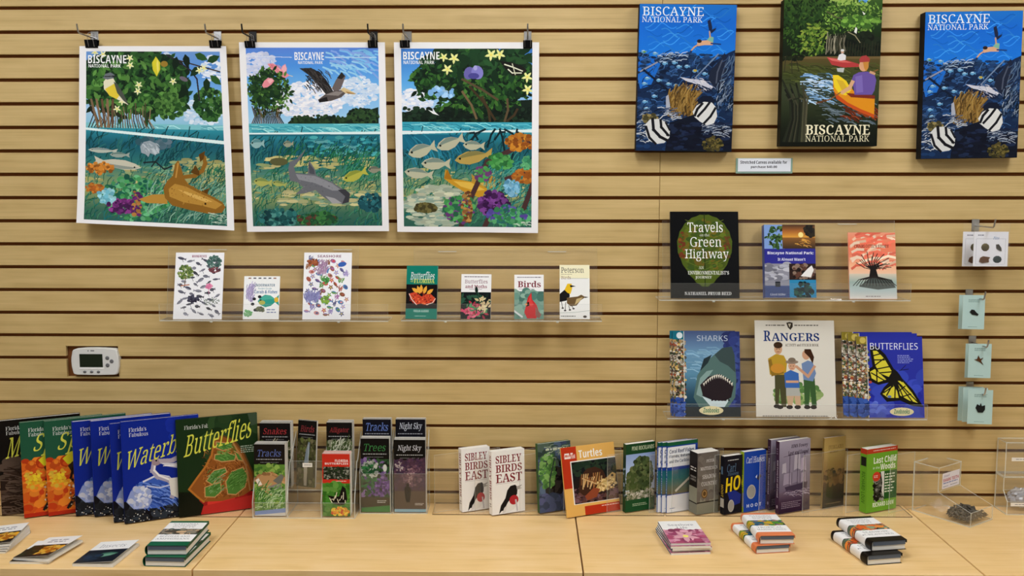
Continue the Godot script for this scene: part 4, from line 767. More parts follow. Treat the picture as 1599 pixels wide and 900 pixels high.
func leaflet(kind: int) -> StandardMaterial3D:
	var p := cov(2.2, "14110f", 70 + kind, 260)
	var title: String = ["Snakes", "Birds", "Alligator", "Tracks", "Trees", "Night Sky", "", "Birds"][kind]
	var tc: String = ["a83438", "8c3438", "9c3438", "5c6ca8", "3c7c44", "dcdce4", "", "5c6ca8"][kind]
	match kind:
		0, 3, 7: p.rect(0, 0, 100, 60, C("1c1612" if kind == 3 else "14100f"))
		_: pass
	if kind == 6:
		p.rect(0, 0, 100, 220, C("c43020")); p.text("FLORIDA", 46, 20, 48, 9, C("f0e8e4"), false, true); p.text("BUTTERFLIES", 10, 31, 84, 7, C("f0e8e4"), false, true); p.rect(4, 46, 96, 44, C("20281c")); p.blobs(4, 46, 96, 44, 120, 2, 5, CC(["2c3c24", "5c5c50", "8c8c80", "1c2418"]), false); p.words(40, 94, 56, 5, 1, C("f0d8d0")); p.rect(4, 104, 96, 116, C("3c7424")); p.blobs(4, 104, 96, 112, 140, 5, 12, CC(["44802c", "34681f", "5c8c3c"]), false)
		p.poly([60, 150, 72, 112, 84, 122, 90, 160, 80, 178, 60, 182, 40, 176, 18, 146, 40, 150], C("16120f"))
		for k in 9: p.line([26 + k * 7, 156 + (k % 3) * 4, 34 + k * 6, 172 - (k % 4) * 12], 2.6, C("e4dcc0"))
		p.blobs(34, 188, 60, 30, 70, 3, 7, CC(["e0602c", "e89c2c", "e8c83c"]))
		return p.mat(0.3)
	p.text(title, 12, 16, 76, 22, Color(tc), true, false, 0.25); p.words(8, 44, 84, 6, 1, C("a8a8a8"), 0.0); p.words(20, 54, 60, 4, 1, C("747474"), 0.0)
	var pal := [CC(["3c4424", "54543c", "6c6450", "2c301c"]), CC(["4c4a2c", "5c6434", "6c6448", "34341f"]), CC(["4c5c34", "2c3c20", "8c8c74", "3c4428"]), CC(["5c8434", "3c6428", "84a44c"]), CC(["2c4c2c", "5c4478", "1c241c", "7c6494"]), CC(["3c2c38", "5c4450", "2c2028"]), [], CC(["4c5c6c", "3c4858"])]
	p.rect(0, 62, 100, 158, pal[kind][0]); p.blobs(0, 62, 100, 158, 220, 3, 9, pal[kind], false)
	if kind == 3:
		p.blobs(0, 90, 100, 40, 90, 4, 9, CC(["b08454", "c89c6c", "946c44"])); p.poly([2, 110, 20, 96, 60, 96, 84, 110, 92, 140, 76, 160, 52, 156, 20, 140], C("b48a5c")); p.poly([44, 130, 84, 118, 92, 140, 78, 158, 56, 152], C("84807c")); p.ell(56, 136, 5, 4, C("241c18")); p.ell(80, 152, 7, 6, C("2c2624")); p.poly([4, 110, 14, 104, 26, 124, 14, 128], C("e4dcd0")); p.poly([60, 112, 88, 90, 96, 100, 84, 126], C("6c6c64"))
		p.strokes(0, 140, 100, 70, 150, 14, 36, 2.4, CC(["5c8c44", "8cac6c", "3c6c30", "b4c8a0"]), -0.9, 0.7); p.poly([0, 206, 100, 196, 100, 212, 0, 222], C("7c94c8")); p.poly([0, 218, 100, 209, 100, 220, 0, 220], C("d8d4cc"))
	elif kind == 1: p.poly([36, 150, 46, 100, 58, 70, 66, 72, 64, 110, 54, 150], C("7c8890")); p.line([58, 80, 60, 140], 2, C("c8ccd0")); p.poly([36, 150, 56, 150, 54, 216, 40, 216], C("a8a08c"))
	elif kind == 4: p.blobs(4, 66, 60, 50, 90, 3, 7, CC(["8c948c", "3c5c3c", "b0b4ac"])); p.ell(84, 88, 7, 11, C("c8ccc8")); p.blobs(24, 120, 74, 50, 190, 2, 5, CC(["5c3c80", "7c5ca0", "3c2c58"])); p.leaves(0, 80, 50, 80, 50, 10, 22, CC(["1c4c2c", "2c6c3c"])); p.rect(0, 176, 100, 30, C("3c3424")); p.words(56, 184, 36, 10, 2, C("c8c8c0")); p.poly([0, 208, 100, 200, 100, 220, 0, 220], C("3c7c3c"))
	elif kind == 5: p.rect(0, 62, 100, 148, C("44303c")); p.blobs(0, 60, 100, 90, 330, 2, 6, CC(["4c3444", "54384a", "3c2c40", "44304a"]), false); p.blobs(24, 74, 66, 70, 160, 1.2, 4, CC(["6c4c5c", "5c4454", "745864"])); p.blobs(40, 84, 24, 50, 60, 1, 3, CC(["8c6c70", "a4888a", "7c5c68"])); p.rect(0, 156, 100, 54, C("54453a")); p.ell(10, 80, 4, 4, C("c8b8b8")); p.blobs(4, 66, 26, 30, 30, 1, 3, CC(["b4a8a8", "8c7c80"])); p.poly([34, 172, 32, 148, 38, 140, 46, 140, 54, 150, 52, 172, 48, 190, 38, 190], C("14100f")); p.ell(43, 137, 5, 5, C("14100f")); p.words(66, 192, 28, 8, 2, C("c8c0b8")); p.rect(0, 211, 100, 9, C("8cb4c4"))
	elif kind == 0: p.strokes(0, 70, 100, 60, 60, 10, 30, 3, CC(["8c846c", "b0a88c", "4c4c34"]), -0.9, 0.6)
	elif kind == 2: p.strokes(0, 70, 100, 60, 60, 10, 30, 3, CC(["a8ac94", "c8c8b4", "4c5c34"]), -1.3, 0.5)
	return p.mat(0.3)

func cover_bird_guide() -> StandardMaterial3D:
	var p := cov(1.85, "efedeb", 80, 300)
	var red := C("7c2028")
	p.text("SIBLEY", 12, 14, 78, 22, red, true, true); p.text("BIRDS", 12, 41, 80, 22, red, true, true); p.text("EAST", 12, 68, 80, 25, red, true, true); p.rect(12, 96, 76, 0.8, C("8c8884"))
	p.poly([28, 176, 20, 184, 26, 160, 40, 140, 46, 118, 56, 106, 70, 104, 78, 112, 76, 132, 66, 146, 50, 160, 40, 176], C("181616")); p.poly([74, 110, 92, 106, 84, 114, 92, 116, 76, 120], C("a8a4a0")); p.poly([48, 152, 62, 138, 74, 142, 76, 160, 66, 176, 44, 184, 32, 180], C("e4e2de")); p.ell(66, 148, 14, 14, C("b02830")); p.poly([36, 168, 46, 160, 40, 182, 30, 184], C("d8d4d0")); p.line([72, 150, 76, 180], 5, C("c8c4c8"))
	return p.mat(0.3)
func cover_tray(kind: int) -> StandardMaterial3D:
	match kind:
		0:   # green woodland cover
			var p := cov(1.7, "3c4c4c", 82, 300)
			p.blobs(0, 0, 100, 170, 200, 6, 16, CC(["3c5048", "4c5c50", "34443c", "54647c", "445068"]), false); p.blobs(30, 50, 70, 110, 120, 5, 14, CC(["241f1e", "34302c", "1c1a1c"])); p.blobs(6, 24, 46, 90, 110, 3, 8, CC(["5c8c44", "7ca85c", "48743c"])); p.line([50, 40, 34, 90, 30, 150], 4, C("34403c")); p.blobs(0, 130, 100, 40, 80, 6, 14, CC(["4c5470", "3c4458", "54587c"]), false); p.strokes(20, 8, 70, 30, 30, 8, 20, 1.4, CC(["a8b49c", "8c9c84"]), -0.3, 0.6)
			p.words(24, 12, 64, 10, 1, C("c8d0b8"), 0.0)
			return p.mat(0.25)
		1:   # turtles
			var p := cov(1.28, "e4b05c", 83)
			p.rect(0, 0, 28, 76, C("b83418")); p.rect(34, 112, 66, 16, C("b83418")); p.words(6, 10, 18, 14, 2, C("f0e0d8")); p.text("Our Wild World", 5, 14, 20, 8, C("f0e4dc"), false, true)
			p.rect(15, 27, 85, 80, C("f0ece4")); p.rect(17, 29, 83, 77, C("1c1614")); p.clip(17, 29, 83, 77); p.blobs(17, 29, 83, 30, 120, 3, 8, CC(["1c2c20", "243424", "14181a"]), false); p.blobs(17, 80, 83, 26, 140, 2, 6, CC(["4c3034", "5c3c34", "2c1c1c", "6c4c54"]), false)
			p.poly([26, 84, 30, 58, 44, 44, 60, 42, 74, 50, 80, 66, 74, 80, 50, 92, 34, 92], C("3c2418"))
			for k in 16: p.line([34 + (k * 11) % 40, 54 + (k * 7) % 14, 32 + (k * 11) % 42, 72 + (k * 5) % 12], 2, p.pick(CC(["b88c54", "c8a470", "8c5c34"])))
			p.poly([50, 92, 62, 76, 78, 66, 92, 56, 98, 60, 96, 74, 80, 84, 64, 90], C("c09c5c")); p.blobs(60, 66, 38, 22, 60, 1, 3, CC(["d8bc7c", "94703c", "e0c48c"])); p.poly([36, 94, 54, 80, 66, 84, 58, 98, 40, 102], C("8c4428")); p.ell(91, 62, 2.4, 2.4, C("241810")); p.unclip()
			p.text("Turtles", 32, 8, 44, 15, C("f4f0e8"), false, true); p.words(66, 114, 32, 3, 1, C("f0d8cc"), 0.0)
			return p.mat(0.25)
		2:   # pine rockland
			var p := cov(1.7, "1c4424", 84, 300)
			p.grad(0, 26, 100, 100, CC(["94acdc", "b4c8e8", "c8d4e4"])); p.blobs(16, 34, 76, 100, 460, 3, 8, CC(["4c5c34", "38482a", "5c6c40", "2c3820", "6c7448"])); p.blobs(0, 70, 40, 60, 120, 3, 7, CC(["44542c", "5c6440"])); p.blobs(0, 118, 100, 24, 140, 2, 5, CC(["a8a494", "8c8c74", "c4c0b4", "5c6448"]), false); p.rect(0, 140, 100, 30, C("1c4c28")); p.rect(0, 0, 100, 26, C("1c4424"))
			p.text("PINE ROCKLANDS", 20, 7, 76, 10, C("c8d4b0"), false, true); p.words(24, 150, 60, 8, 2, C("b4c8a8"))
			return p.mat(0.25)
		3:   # blue and teal guide
			var p := cov(1.75, "1c3c94", 85, 300)
			p.rect(0, 0, 100, 9, C("1c5c38")); p.rect(0, 12, 92, 50, C("eaecf0")); p.text("Coral Reef Fishes", 6, 18, 82, 10, C("1c2c54"), false, true, 0.1); p.text("Florida, Bahamas", 6, 32, 78, 8, C("2c3c5c"), false, true); p.text("and the Caribbean", 6, 44, 76, 8, C("2c3c5c"), false, true)
			p.grad(0, 70, 100, 60, CC(["1c5c6c", "2c6c6c", "5c6c5c", "6c6448"])); p.line([30, 122, 90, 84], 6, C("c8c4b4")); p.line([40, 120, 92, 88], 2, C("5c5c54")); p.rect(0, 132, 100, 43, C("e4e6ec")); p.words(10, 164, 20, 4, 1, C("5c74a8"))
			return p.mat(0.25)
		4:   # grey novel
			var p := cov(1.55, "6c6860", 86, 300)
			p.grad(0, 0, 100, 155, CC(["5c5450", "6c645c", "7c766c", "8c8878", "7c7c6c"])); p.vary = 0.03; p.blobs(0, 0, 100, 120, 60, 6, 16, CC(["6c645c", "746c64"]), false)
			for a in [["PETER", 40, 18, 36, 7], ["MATTHIESSEN", 14, 36, 78, 8], ["SHADOW", 24, 56, 62, 10], ["COUNTRY", 20, 74, 70, 10]]: p.text(a[0], a[1], a[2], a[3], a[4], C("e4e0dc"), true)
			p.ell(34, 104, 14, 12, C("6c5030")); p.ell(34, 104, 10, 8.5, C("a88450")); p.ell(34, 104, 7, 6, C("5c4428")); p.rect(0, 124, 100, 3, C("2c2824"))
			return p.mat(0.25)
		5:   # black and yellow novel
			var p := cov(1.6, "12121c", 87, 280)
			p.text("Carl", 16, 22, 50, 22, C("54708c"), true, false, 0.2); p.text("Hiaasen", 20, 44, 60, 10, C("54708c"), true, false, 0.2); p.words(20, 10, 60, 5, 1, C("d8d8d4"), 0.0); p.poly([20, 100, 60, 96, 96, 110, 90, 134, 40, 140], C("1c2c84")); p.text("HOOT", 8, 60, 168, 40, C("e8c81c"), false, true, 0.1, false, 10); p.ell(40, 138, 17, 17, C("b8b4ac")); p.ell(40, 138, 14, 14, C("a09c94"))
			return p.mat(0.25)
		6:   # blue novel
			var p := cov(1.6, "1c44a8", 88, 280)
			p.text("Carl Hiaasen", 10, 14, 84, 17, C("e4ecf4"), true, false, 0.25); p.poly([52, 70, 60, 64, 58, 74], C("e8f0f4")); p.poly([58, 74, 72, 62, 80, 70, 66, 80], C("3c3c54")); p.ell(34, 108, 20, 19, C("b4b2ac")); p.ell(34, 108, 17, 16, C("9c9a94")); p.text("H O O T", 14, 140, 66, 9, C("d4e0f0"), false, true)
			return p.mat(0.25)
		7:   # purple ship
			var p := cov(1.66, "6c6074", 89, 320)
			p.grad(0, 0, 100, 120, CC(["a49cb0", "8c8498", "7c7488", "6c6078"])); p.grad(0, 118, 100, 48, CC(["6c5c70", "3c2840", "2c1830"]))
			for a in [[30, 40, 26, 34], [58, 34, 22, 36], [78, 44, 18, 30], [26, 76, 26, 26], [54, 74, 24, 26], [78, 78, 16, 22], [16, 52, 14, 22]]: p.poly([a[0] - a[2] * 0.4, a[1], a[0] + a[2] * 0.4, a[1] - 2, a[0] + a[2] * 0.5, a[1] + a[3], a[0], a[1] + a[3] * 0.9, a[0] - a[2] * 0.5, a[1] + a[3]], p.pick(CC(["a89cb0", "948aa0", "b8b0c0"])))
			for x in [34, 60, 82]: p.line([x, 30, x - 2, 116], 1.6, C("3c3044"))
			p.line([14, 36, 92, 30], 0.8, C("3c3044")); p.poly([18, 106, 92, 100, 88, 122, 28, 124], C("40344c")); p.strokes(6, 116, 88, 12, 50, 8, 22, 1.2, CC(["a89cb0", "8c8098", "5c4c64"]), -0.1, 0.2)
			p.text("HMS Fowey", 38, 10, 54, 10, C("241428"), true, true, 0.15); p.text("Lost and Found", 28, 24, 66, 10, C("241428"), true, true, 0.15); p.words(8, 140, 70, 16, 4, C("8c7c90"))
			return p.mat(0.25)
		8:   # brown
			var p := cov(2.1, "8c7038", 90, 240)
			p.grad(0, 0, 100, 120, CC(["b09458", "b89c5c", "9c7c40", "7c5c2c"])); p.grad(0, 118, 100, 92, CC(["5c4020", "34240f", "1c140c"])); p.blobs(0, 100, 100, 40, 90, 4, 10, CC(["6c4c24", "4c3418", "7c5c30"]), false); p.ell(50, 104, 8, 5, C("30220f")); p.text("EVERGLADES", 20, 24, 70, 11, C("5c4424"), true); p.words(28, 40, 50, 8, 2, C("6c5430")); p.words(16, 196, 70, 5, 1, C("8c744c"), 0.0)
			return p.mat(0.3)
		_:   # green child in the woods
			var p := cov(1.75, "6ca42c", 91, 320)
			p.rect(0, 0, 100, 13, C("b83c24")); p.words(20, 4, 74, 5, 1, C("e8c8bc"), 0.0); p.text("Last Child", 22, 24, 74, 18, C("f0f4e8"), false, true); p.text("in the", 20, 50, 22, 7, C("e8f0dc")); p.text("Woods", 44, 44, 50, 17, C("f0f4e8"), false, true)
			p.rect(24, 68, 34, 76, C("24241c")); p.blobs(24, 72, 34, 72, 110, 2, 6, CC(["2c2c24", "54544c", "14140f", "8c8c84"]), false); p.poly([46, 66, 58, 66, 58, 140, 50, 120, 52, 96], C("dcdcd8")); p.rect(58, 66, 42, 78, C("2c5c28")); p.words(60, 72, 36, 56, 7, C("d8e0cc")); p.ell(32, 78, 13, 13, C("c83c24")); p.words(24, 74, 16, 8, 2, C("f0d0c8")); p.text("RICHARD LOUV", 22, 150, 70, 12, C("f0f4e8"), false, true)
			return p.mat(0.25)
func spine_print(kind: int) -> StandardMaterial3D:       # 20 wide, 170 tall
	var bg: String = ["efedeb", "7c7c70", "14141c", "9cb428", "3c2438", "1c44a0", "6ca42c", "1c4424"][kind]
	var p := Paint.new(64, 544, 0, 0, 20, 170, Color(bg), 100 + kind)
	match kind:
		0: p.text("SIBLEY BIRDS", 4, 12, 12, 118, C("7c2028"), true, true, 0.0, true); p.words(4, 140, 12, 12, 2, C("7c6c68"))
		1: p.rect(0, 0, 20, 96, C("1c1614")); p.words(3, 40, 14, 14, 2, C("d8d4d0"), 0.1); p.text("SHADOW", 3, 66, 14, 5, C("e8e4e0"), true); p.text("COUNTRY", 3, 74, 14, 5, C("e8e4e0"), true); p.rect(0, 96, 20, 42, C("8c8c7c")); p.rect(0, 138, 20, 3, C("241f1c"))
		2: p.text("HOOT", 4, 84, 12, 36, C("c8a838"), false, true, 0, true); p.words(4, 20, 12, 50, 1, C("54708c")); p.rect(0, 124, 20, 26, C("b4b0a8"))
		3: p.text("HOOT", 4, 66, 12, 44, C("e8e828"), false, true, 0, true); p.rect(0, 116, 20, 40, C("9c9a94")); p.text("HIAASEN", 5, 8, 9, 44, C("5c7c1c"), false, true, 0, true)
		4: p.text("HMS Fowey Lost and Found", 5, 44, 10, 88, C("d8d0d8"), true, true, 0, true); p.words(5, 16, 9, 16, 3, C("8c7c8c")); p.ell(10, 154, 4, 4, C("b0a4b0"))
		5: p.rect(0, 0, 20, 9, C("1c5c38")); p.rect(0, 60, 20, 6, C("101c54")); p.rect(0, 66, 20, 64, C("2c6494")); p.text("CORAL REEF FISHES", 5, 14, 9, 110, C("d8e4ec"), false, true, 0, true); p.rect(0, 134, 20, 36, C("d8e8ec")); p.rect(8, 134, 12, 36, C("1c3c94"))
		6: p.rect(0, 0, 20, 14, C("b83c24")); p.rect(2, 22, 16, 24, C("20201c")); p.text("RICHARD LOUV", 5, 62, 10, 84, C("3c6c1c"), false, true, 0, true)
		7: p.rect(0, 26, 20, 110, C("24382c")); p.blobs(0, 60, 20, 70, 60, 1, 4, CC(["2c4030", "4c5c44", "8ca0b8"]), false)
	return p.mat(0.3)
func guide_flat(kind: int) -> StandardMaterial3D:       # covers of the books lying on the counter
	var p := cov(1.9 if kind < 3 else 1.35, "efeeec", 110 + kind, 300)
	if kind < 3:
		var band: String = ["0f5c3c", "e08050", "17130f"][kind]
		p.rect(0, 0, 100, 14, Color(band)); p.rect(0, 160, 100, 30, Color(band))
		p.text("NATIONAL", 18, 20, 64, 9, C("8c8c8c"), true); p.text("AUDUBON", 22, 32, 56, 9, C("8c8c8c"), true); p.text("SOCIETY", 22, 44, 56, 9, C("8c8c8c"), true)
		p.rect(0, 64, 100, 42, C("1c1a18"))
		p.text(["REPTILES AND", "TROPICAL", "SEASHORE"][kind], 14, 116, 72, 11, C("7c7c80"), true); p.text(["AMPHIBIANS", "MARINE FISHES", "CREATURES"][kind], 10, 134, 80, 11, C("7c7c80"), true)
		var pal = [CC(["4c4434", "8c8474", "c8a884", "3c4c44"]), CC(["1c5c74", "4c8c34", "c8a42c", "a87c6c", "2c3c8c"]), CC(["d8642c", "e88c3c", "8c9c7c", "5c6c58", "b0482c"])][kind]
		p.blobs(4, 66, 92, 38, 110, 3, 8, pal, false)
		p.ell(30, 84, 16, 9, pal[0]); p.ell(56, 86, 13, 9, pal[2]); p.ell(80, 84, 13, 10, pal[1])
	else:
		p.rect(0, 56, 100, 80, C(["16181c", "12181c", "b05c7c"][kind - 3]))
		if kind == 3: p.blobs(30, 64, 74, 54, 110, 4, 10, CC(["d89c2c", "e0b44c", "a8641c"])); p.blobs(0, 56, 40, 80, 60, 4, 12, CC(["241c14", "2c3018"]), false); p.words(24, 18, 60, 26, 2, C("8c8c94"))
		elif kind == 4: p.leaf(36, 96, 54, 28, -0.3, C("3c6c58")); p.leaf(40, 98, 46, 14, -0.3, C("6c9c84")); p.blobs(0, 80, 50, 50, 50, 4, 10, CC(["16242c", "1c3044"])); p.text("Insects", 16, 20, 66, 22, C("a8a8ac"), true)
		else: p.blobs(0, 56, 100, 80, 110, 5, 13, CC(["a84c6c", "c07c94", "8c3c5c", "d8a0b0"]), false); p.star(48, 94, 36, C("d8a0ac")); p.text("Seashore", 20, 18, 66, 13, C("7c7c84"), true); p.text("Life", 38, 36, 28, 12, C("7c7c84"), true)
	return p.mat(0.35)
func pin_card(kind: int) -> StandardMaterial3D:
	var p := cov(1.0 if kind == 0 else 1.45, "e9e8ee" if kind == 0 else "b5d0cb", 120 + kind, 160)
	if kind == 0:
		p.rect(8, 20, 84, 0.9, C("9c9ca8")); p.rect(8, 20, 0.9, 74, C("9c9ca8")); p.rect(92, 20, 0.9, 74, C("9c9ca8")); p.rect(8, 94, 84, 0.9, C("9c9ca8")); p.words(12, 8, 18, 5, 1, C("5c5c6c"), 0.0); p.text("Pins", 56, 14, 18, 8, C("5c7ca8"), true, false, 0.3)
	else:
		p.words(26, 18, 52, 14, 3, C("54706c"), 0.2); p.words(28, 134, 40, 4, 1, C("6c8884"), 0.0)
	return p.mat(0.3)
func sign_card(kind: int) -> StandardMaterial3D:
	if kind == 0:
		var p := Paint.new(340, 84, 0, 0, 170, 42, C("e3e6ee"), 130)
		p.text("Stretched Canvas available for", 8, 7, 150, 10, C("24242c"), false, true); p.text("purchase $40.00", 42, 23, 84, 10, C("24242c"), false, true)
		return p.mat(0.4)
	if kind == 1:
		var p := Paint.new(240, 200, 0, 0, 120, 100, C("ece8f0"), 131)
		p.text("fossil", 10, 12, 40, 14, C("8c7cac"), true, false, 0.3); p.text("SHARK TEETH", 6, 36, 108, 20, C("b02c3c"), false, true); p.words(8, 60, 100, 12, 1, C("5c6cac"), 0.0); p.words(8, 84, 34, 7, 1, C("3c3c44"), 0.0); p.words(58, 82, 50, 7, 1, C("3c3c44"), 0.0)
		return p.mat(0.3)
	var p2 := Paint.new(160, 40, 0, 0, 80, 20, C("ece6dc"), 132)
	p2.words(14, 7, 56, 7, 1, C("6c6c74"), 0.0)
	return p2.mat(0.3)

# ---------------------------------------------------------------- builders
func troffer(x: float, z: float, label: String, w := 0.6, l := 1.22):
	var o := thing("ceiling_light", label, "light", "ceiling lights")
	o.position = Vector3(x, 3.0, z)
	var f := Geo.new()
	var hw := w * 0.5; var hl := l * 0.5
	for s in [-1.0, 1.0]:
		f.cbox(Vector3(s * (hw - 0.01) - 0.01, -0.03, -hl), Vector3(s * (hw - 0.01) + 0.01, -0.001, hl), 0.002)
		f.cbox(Vector3(-hw + 0.02, -0.03, s * (hl - 0.01) - 0.01), Vector3(hw - 0.02, -0.001, s * (hl - 0.01) + 0.01), 0.002)
	geo_part("frame", f, M.white, o)
	geo_part("diffuser", box_geo(Vector3(-hw + 0.02, -0.018, -hl + 0.02), Vector3(hw - 0.02, -0.002, hl - 0.02)), M.glow, o)
	var lamp := AreaLight3D.new(); lamp.name = "lamp"
	lamp.area_size = Vector2(w - 0.05, l - 0.06); lamp.light_energy = LAMP; lamp.light_color = Color(0.976, 0.985, 1.0); lamp.shadow_enabled = true
	lamp.area_range = 12.0; lamp.area_attenuation = 2.0
	lamp.position = Vector3(0, -0.034, 0); lamp.rotation_degrees.x = -90
	o.add_child(lamp)

func poster(label: String, mat: Material, tl: Vector2, tr: Vector2, br: Vector2, bl: Vector2, zt: float, zb: Array, bow: float) -> void:
	var o := thing("poster", label, "poster", "three hanging paper posters")
	var a := W(tl.x, tl.y, zt); var b := W(tr.x, tr.y, zt); var c := W(br.x, br.y, zb[1]); var d := W(bl.x, bl.y, zb[0])
	var nx := 16; var ny := 20
	var f := func(u: float, v: float) -> Vector3:
		var p := a.lerp(b, u).lerp(d.lerp(c, u), v)
		var s := 0.5 + 0.5 * cos(u * TAU)
		p.z = lerpf(zt, lerpf(zb[0], zb[1], u), v * v * v) + bow * sin(v * PI) * 0.5
		p.z += 0.004 * sin(u * PI * 2.0 + 0.6) * v + 0.006 * s * v * v
		return p
	for side in 2:
		var off := Vector3(0, 0, -0.0004 * side)
		var v3 := PackedVector3Array(); var n3 := PackedVector3Array(); var t2 := PackedVector2Array(); var ix := PackedInt32Array()
		for j in ny + 1:
			for i in nx + 1:
				var u := float(i) / nx; var v := float(j) / ny
				v3.append(f.call(u, v) + off)
				var du: Vector3 = f.call(u + 0.01, v) - f.call(u - 0.01, v); var dv: Vector3 = f.call(u, v - 0.01) - f.call(u, v + 0.01)
				n3.append(du.cross(dv).normalized() * (1.0 if side == 0 else -1.0)); t2.append(Vector2(u, v))
		for j in ny:
			for i in nx:
				var k := j * (nx + 1) + i
				if side == 0: ix.append_array([k, k + 1, k + nx + 2, k, k + nx + 2, k + nx + 1])
				else: ix.append_array([k, k + nx + 2, k + 1, k, k + nx + 1, k + nx + 2])
		var arr := []; arr.resize(Mesh.ARRAY_MAX)
		arr[Mesh.ARRAY_VERTEX] = v3; arr[Mesh.ARRAY_NORMAL] = n3; arr[Mesh.ARRAY_TEX_UV] = t2; arr[Mesh.ARRAY_INDEX] = ix
		var am := ArrayMesh.new(); am.add_surface_from_arrays(Mesh.PRIMITIVE_TRIANGLES, arr)
		am.surface_set_material(0, mat if side == 0 else M.paper)
		part("printed_face" if side == 0 else "paper_back", am, o)

func hook(label: String, px: float, py: float, mat: Material, reach := 0.11, group := "slatwall hooks holding the posters"):
	var o := thing("slatwall_hook", label, "hook", group)
	o.position = W(px, py, 0.0)
	geo_part("back_plate", box_geo(Vector3(-0.012, -0.024, 0.0004), Vector3(0.012, 0.014, 0.0022), 0.0006), mat, o)
	var lp := Geo.new(); lp.cbox(Vector3(-0.012, 0.0142, -0.006), Vector3(0.012, 0.0158, 0.0022), 0.0004)
	geo_part("slot_lip", lp, mat, o)
	var g := Geo.new()
	g.tube([Vector3(0, -0.006, 0.0022), Vector3(0, -0.006, reach * 0.5), Vector3(0, -0.006, reach), Vector3(0, -0.002, reach + 0.006), Vector3(0, 0.012, reach + 0.011), Vector3(0, 0.02, reach + 0.013)], 0.0026)
	geo_part("rod", g, mat, o)

func clip(label: String, x0: float, x1: float, y0: float, y1: float, z: float):
	var o := thing("binder_clip", label, "binder clip", "black binder clips on the posters")
	var a := W(x0, y1, z); var b := W(x1, y0, z)
	var w := b.x - a.x; var h := b.y - a.y
	o.position = Vector3((a.x + b.x) * 0.5, a.y, z)
	var g := Geo.new()
	for s in [-1.0, 1.0]:      # two jaws meeting at the paper
		var z0: float = 0.0014 * s; var z1: float = 0.009 * s
		g.aquad(Vector3(-w / 2, 0, z0), Vector3(w / 2, 0, z0), Vector3(w / 2, h, z1), Vector3(-w / 2, h, z1), Vector3(0, h / 2, -s * 0.05))
		g.aquad(Vector3(-w / 2, 0, z0 + 0.0008 * s), Vector3(w / 2, 0, z0 + 0.0008 * s), Vector3(w / 2, h, z1 + 0.0008 * s), Vector3(-w / 2, h, z1 + 0.0008 * s), Vector3(0, h / 2, 0))
	g.box(Vector3(-w / 2, h, -0.0098), Vector3(w / 2, h + 0.001, 0.0098))
	geo_part("clip_body", g, M.black, o)
	for s in [-1.0, 1.0]:
		var t := Geo.new()
		var q := 0.009
		t.tube([Vector3(-q, 0.004, s * 0.004), Vector3(-q, h, s * 0.0115), Vector3(-q * 0.7, h + 0.02, s * 0.012), Vector3(0, h + 0.024, s * 0.012), Vector3(q * 0.7, h + 0.02, s * 0.012), Vector3(q, h, s * 0.0115), Vector3(q, 0.004, s * 0.004)], 0.0008, 6)
		geo_part("wire_handle", t, M.steel, o)

func canvas(label: String, mat: Material, tl: Vector2, tr: Vector2, br: Vector2, bl: Vector2, side: Material):
	var z := 0.045
	var o := thing("canvas_print", label, "canvas print", "stretched canvas prints on the slatwall")
	var a := W(bl.x, bl.y, z); var b := W(br.x, br.y, z); var c := W(tl.x, tl.y, z)
	var w := (b - a).length(); var h := (c - a).length()
	var x := (b - a).normalized(); var y := (c - a) - x * (c - a).dot(x); y = y.normalized()
	o.transform = Transform3D(Basis(x, y, x.cross(y)), a)
	var f := Geo.new(); f.quad(Vector3(0, 0, 0), Vector3(w, 0, 0), Vector3(w, h, 0), Vector3(0, h, 0))
	geo_part("printed_face", f, mat, o)
	geo_part("wrapped_sides", box_geo(Vector3(-0.0006, -0.0006, -0.04), Vector3(w + 0.0006, h + 0.0006, -0.0002), 0.0008), side, o)
	var s := Geo.new()
	for k in [[Vector3(0.01, h - 0.05, -0.044), Vector3(w - 0.01, h - 0.02, -0.041)], [Vector3(0.01, 0.02, -0.044), Vector3(w - 0.01, 0.05, -0.041)]]: s.box(k[0], k[1])
	geo_part("stretcher_bar", s, M.pine, o)

# a clear slatwall shelf: leaning back panel, base, front lip; returns the height books stand at
func shelf(label: String, x0: float, x1: float, front_row: float, back_row: float, back_x0: float, back_x1: float, lip: float) -> float:
	var o := thing("acrylic_shelf", label, "shelf", "clear acrylic shelves on the slatwall")
	var zf := 0.108
	var a := W(x0, front_row, zf); var b := W(x1, front_row, zf)
	o.position = Vector3(a.x, a.y, 0)
	var w := b.x - a.x
	part("base", sheet_mesh(Vector3(0, 0, 0.006), Vector3(w, 0.003, zf), 1), o)
	part("front_lip", sheet_mesh(Vector3(0, 0.0032, zf - 0.003), Vector3(w, lip, zf), 2), o)
	var bx0 := W(back_x0, back_row, 0.006).x - a.x; var bx1 := W(back_x1, back_row, 0.006).x - a.x
	var bh := W(back_x0, back_row, 0.006).y - a.y
	var bp := part("back_panel", sheet_mesh(Vector3(bx0, 0, -0.003), Vector3(bx1, bh, 0), 2), o)
	var ang := atan2(0.042, bh)
	bp.position = Vector3(0, 0.0045, 0.051); bp.rotation.x = -ang
	for t in [0.22, 0.78]:
		part("slot_hook", sheet_mesh(Vector3(w * t - 0.03, bh - 0.012, -0.004), Vector3(w * t + 0.03, bh - 0.009, 0.006), 1), o)
		part("peg", box_geo(Vector3(w * t - 0.004, -0.006, zf - 0.02), Vector3(w * t + 0.004, -0.0002, zf - 0.012), 0.001).into(ArrayMesh.new(), M.clear_edge), o)
	return a.y + 0.0032

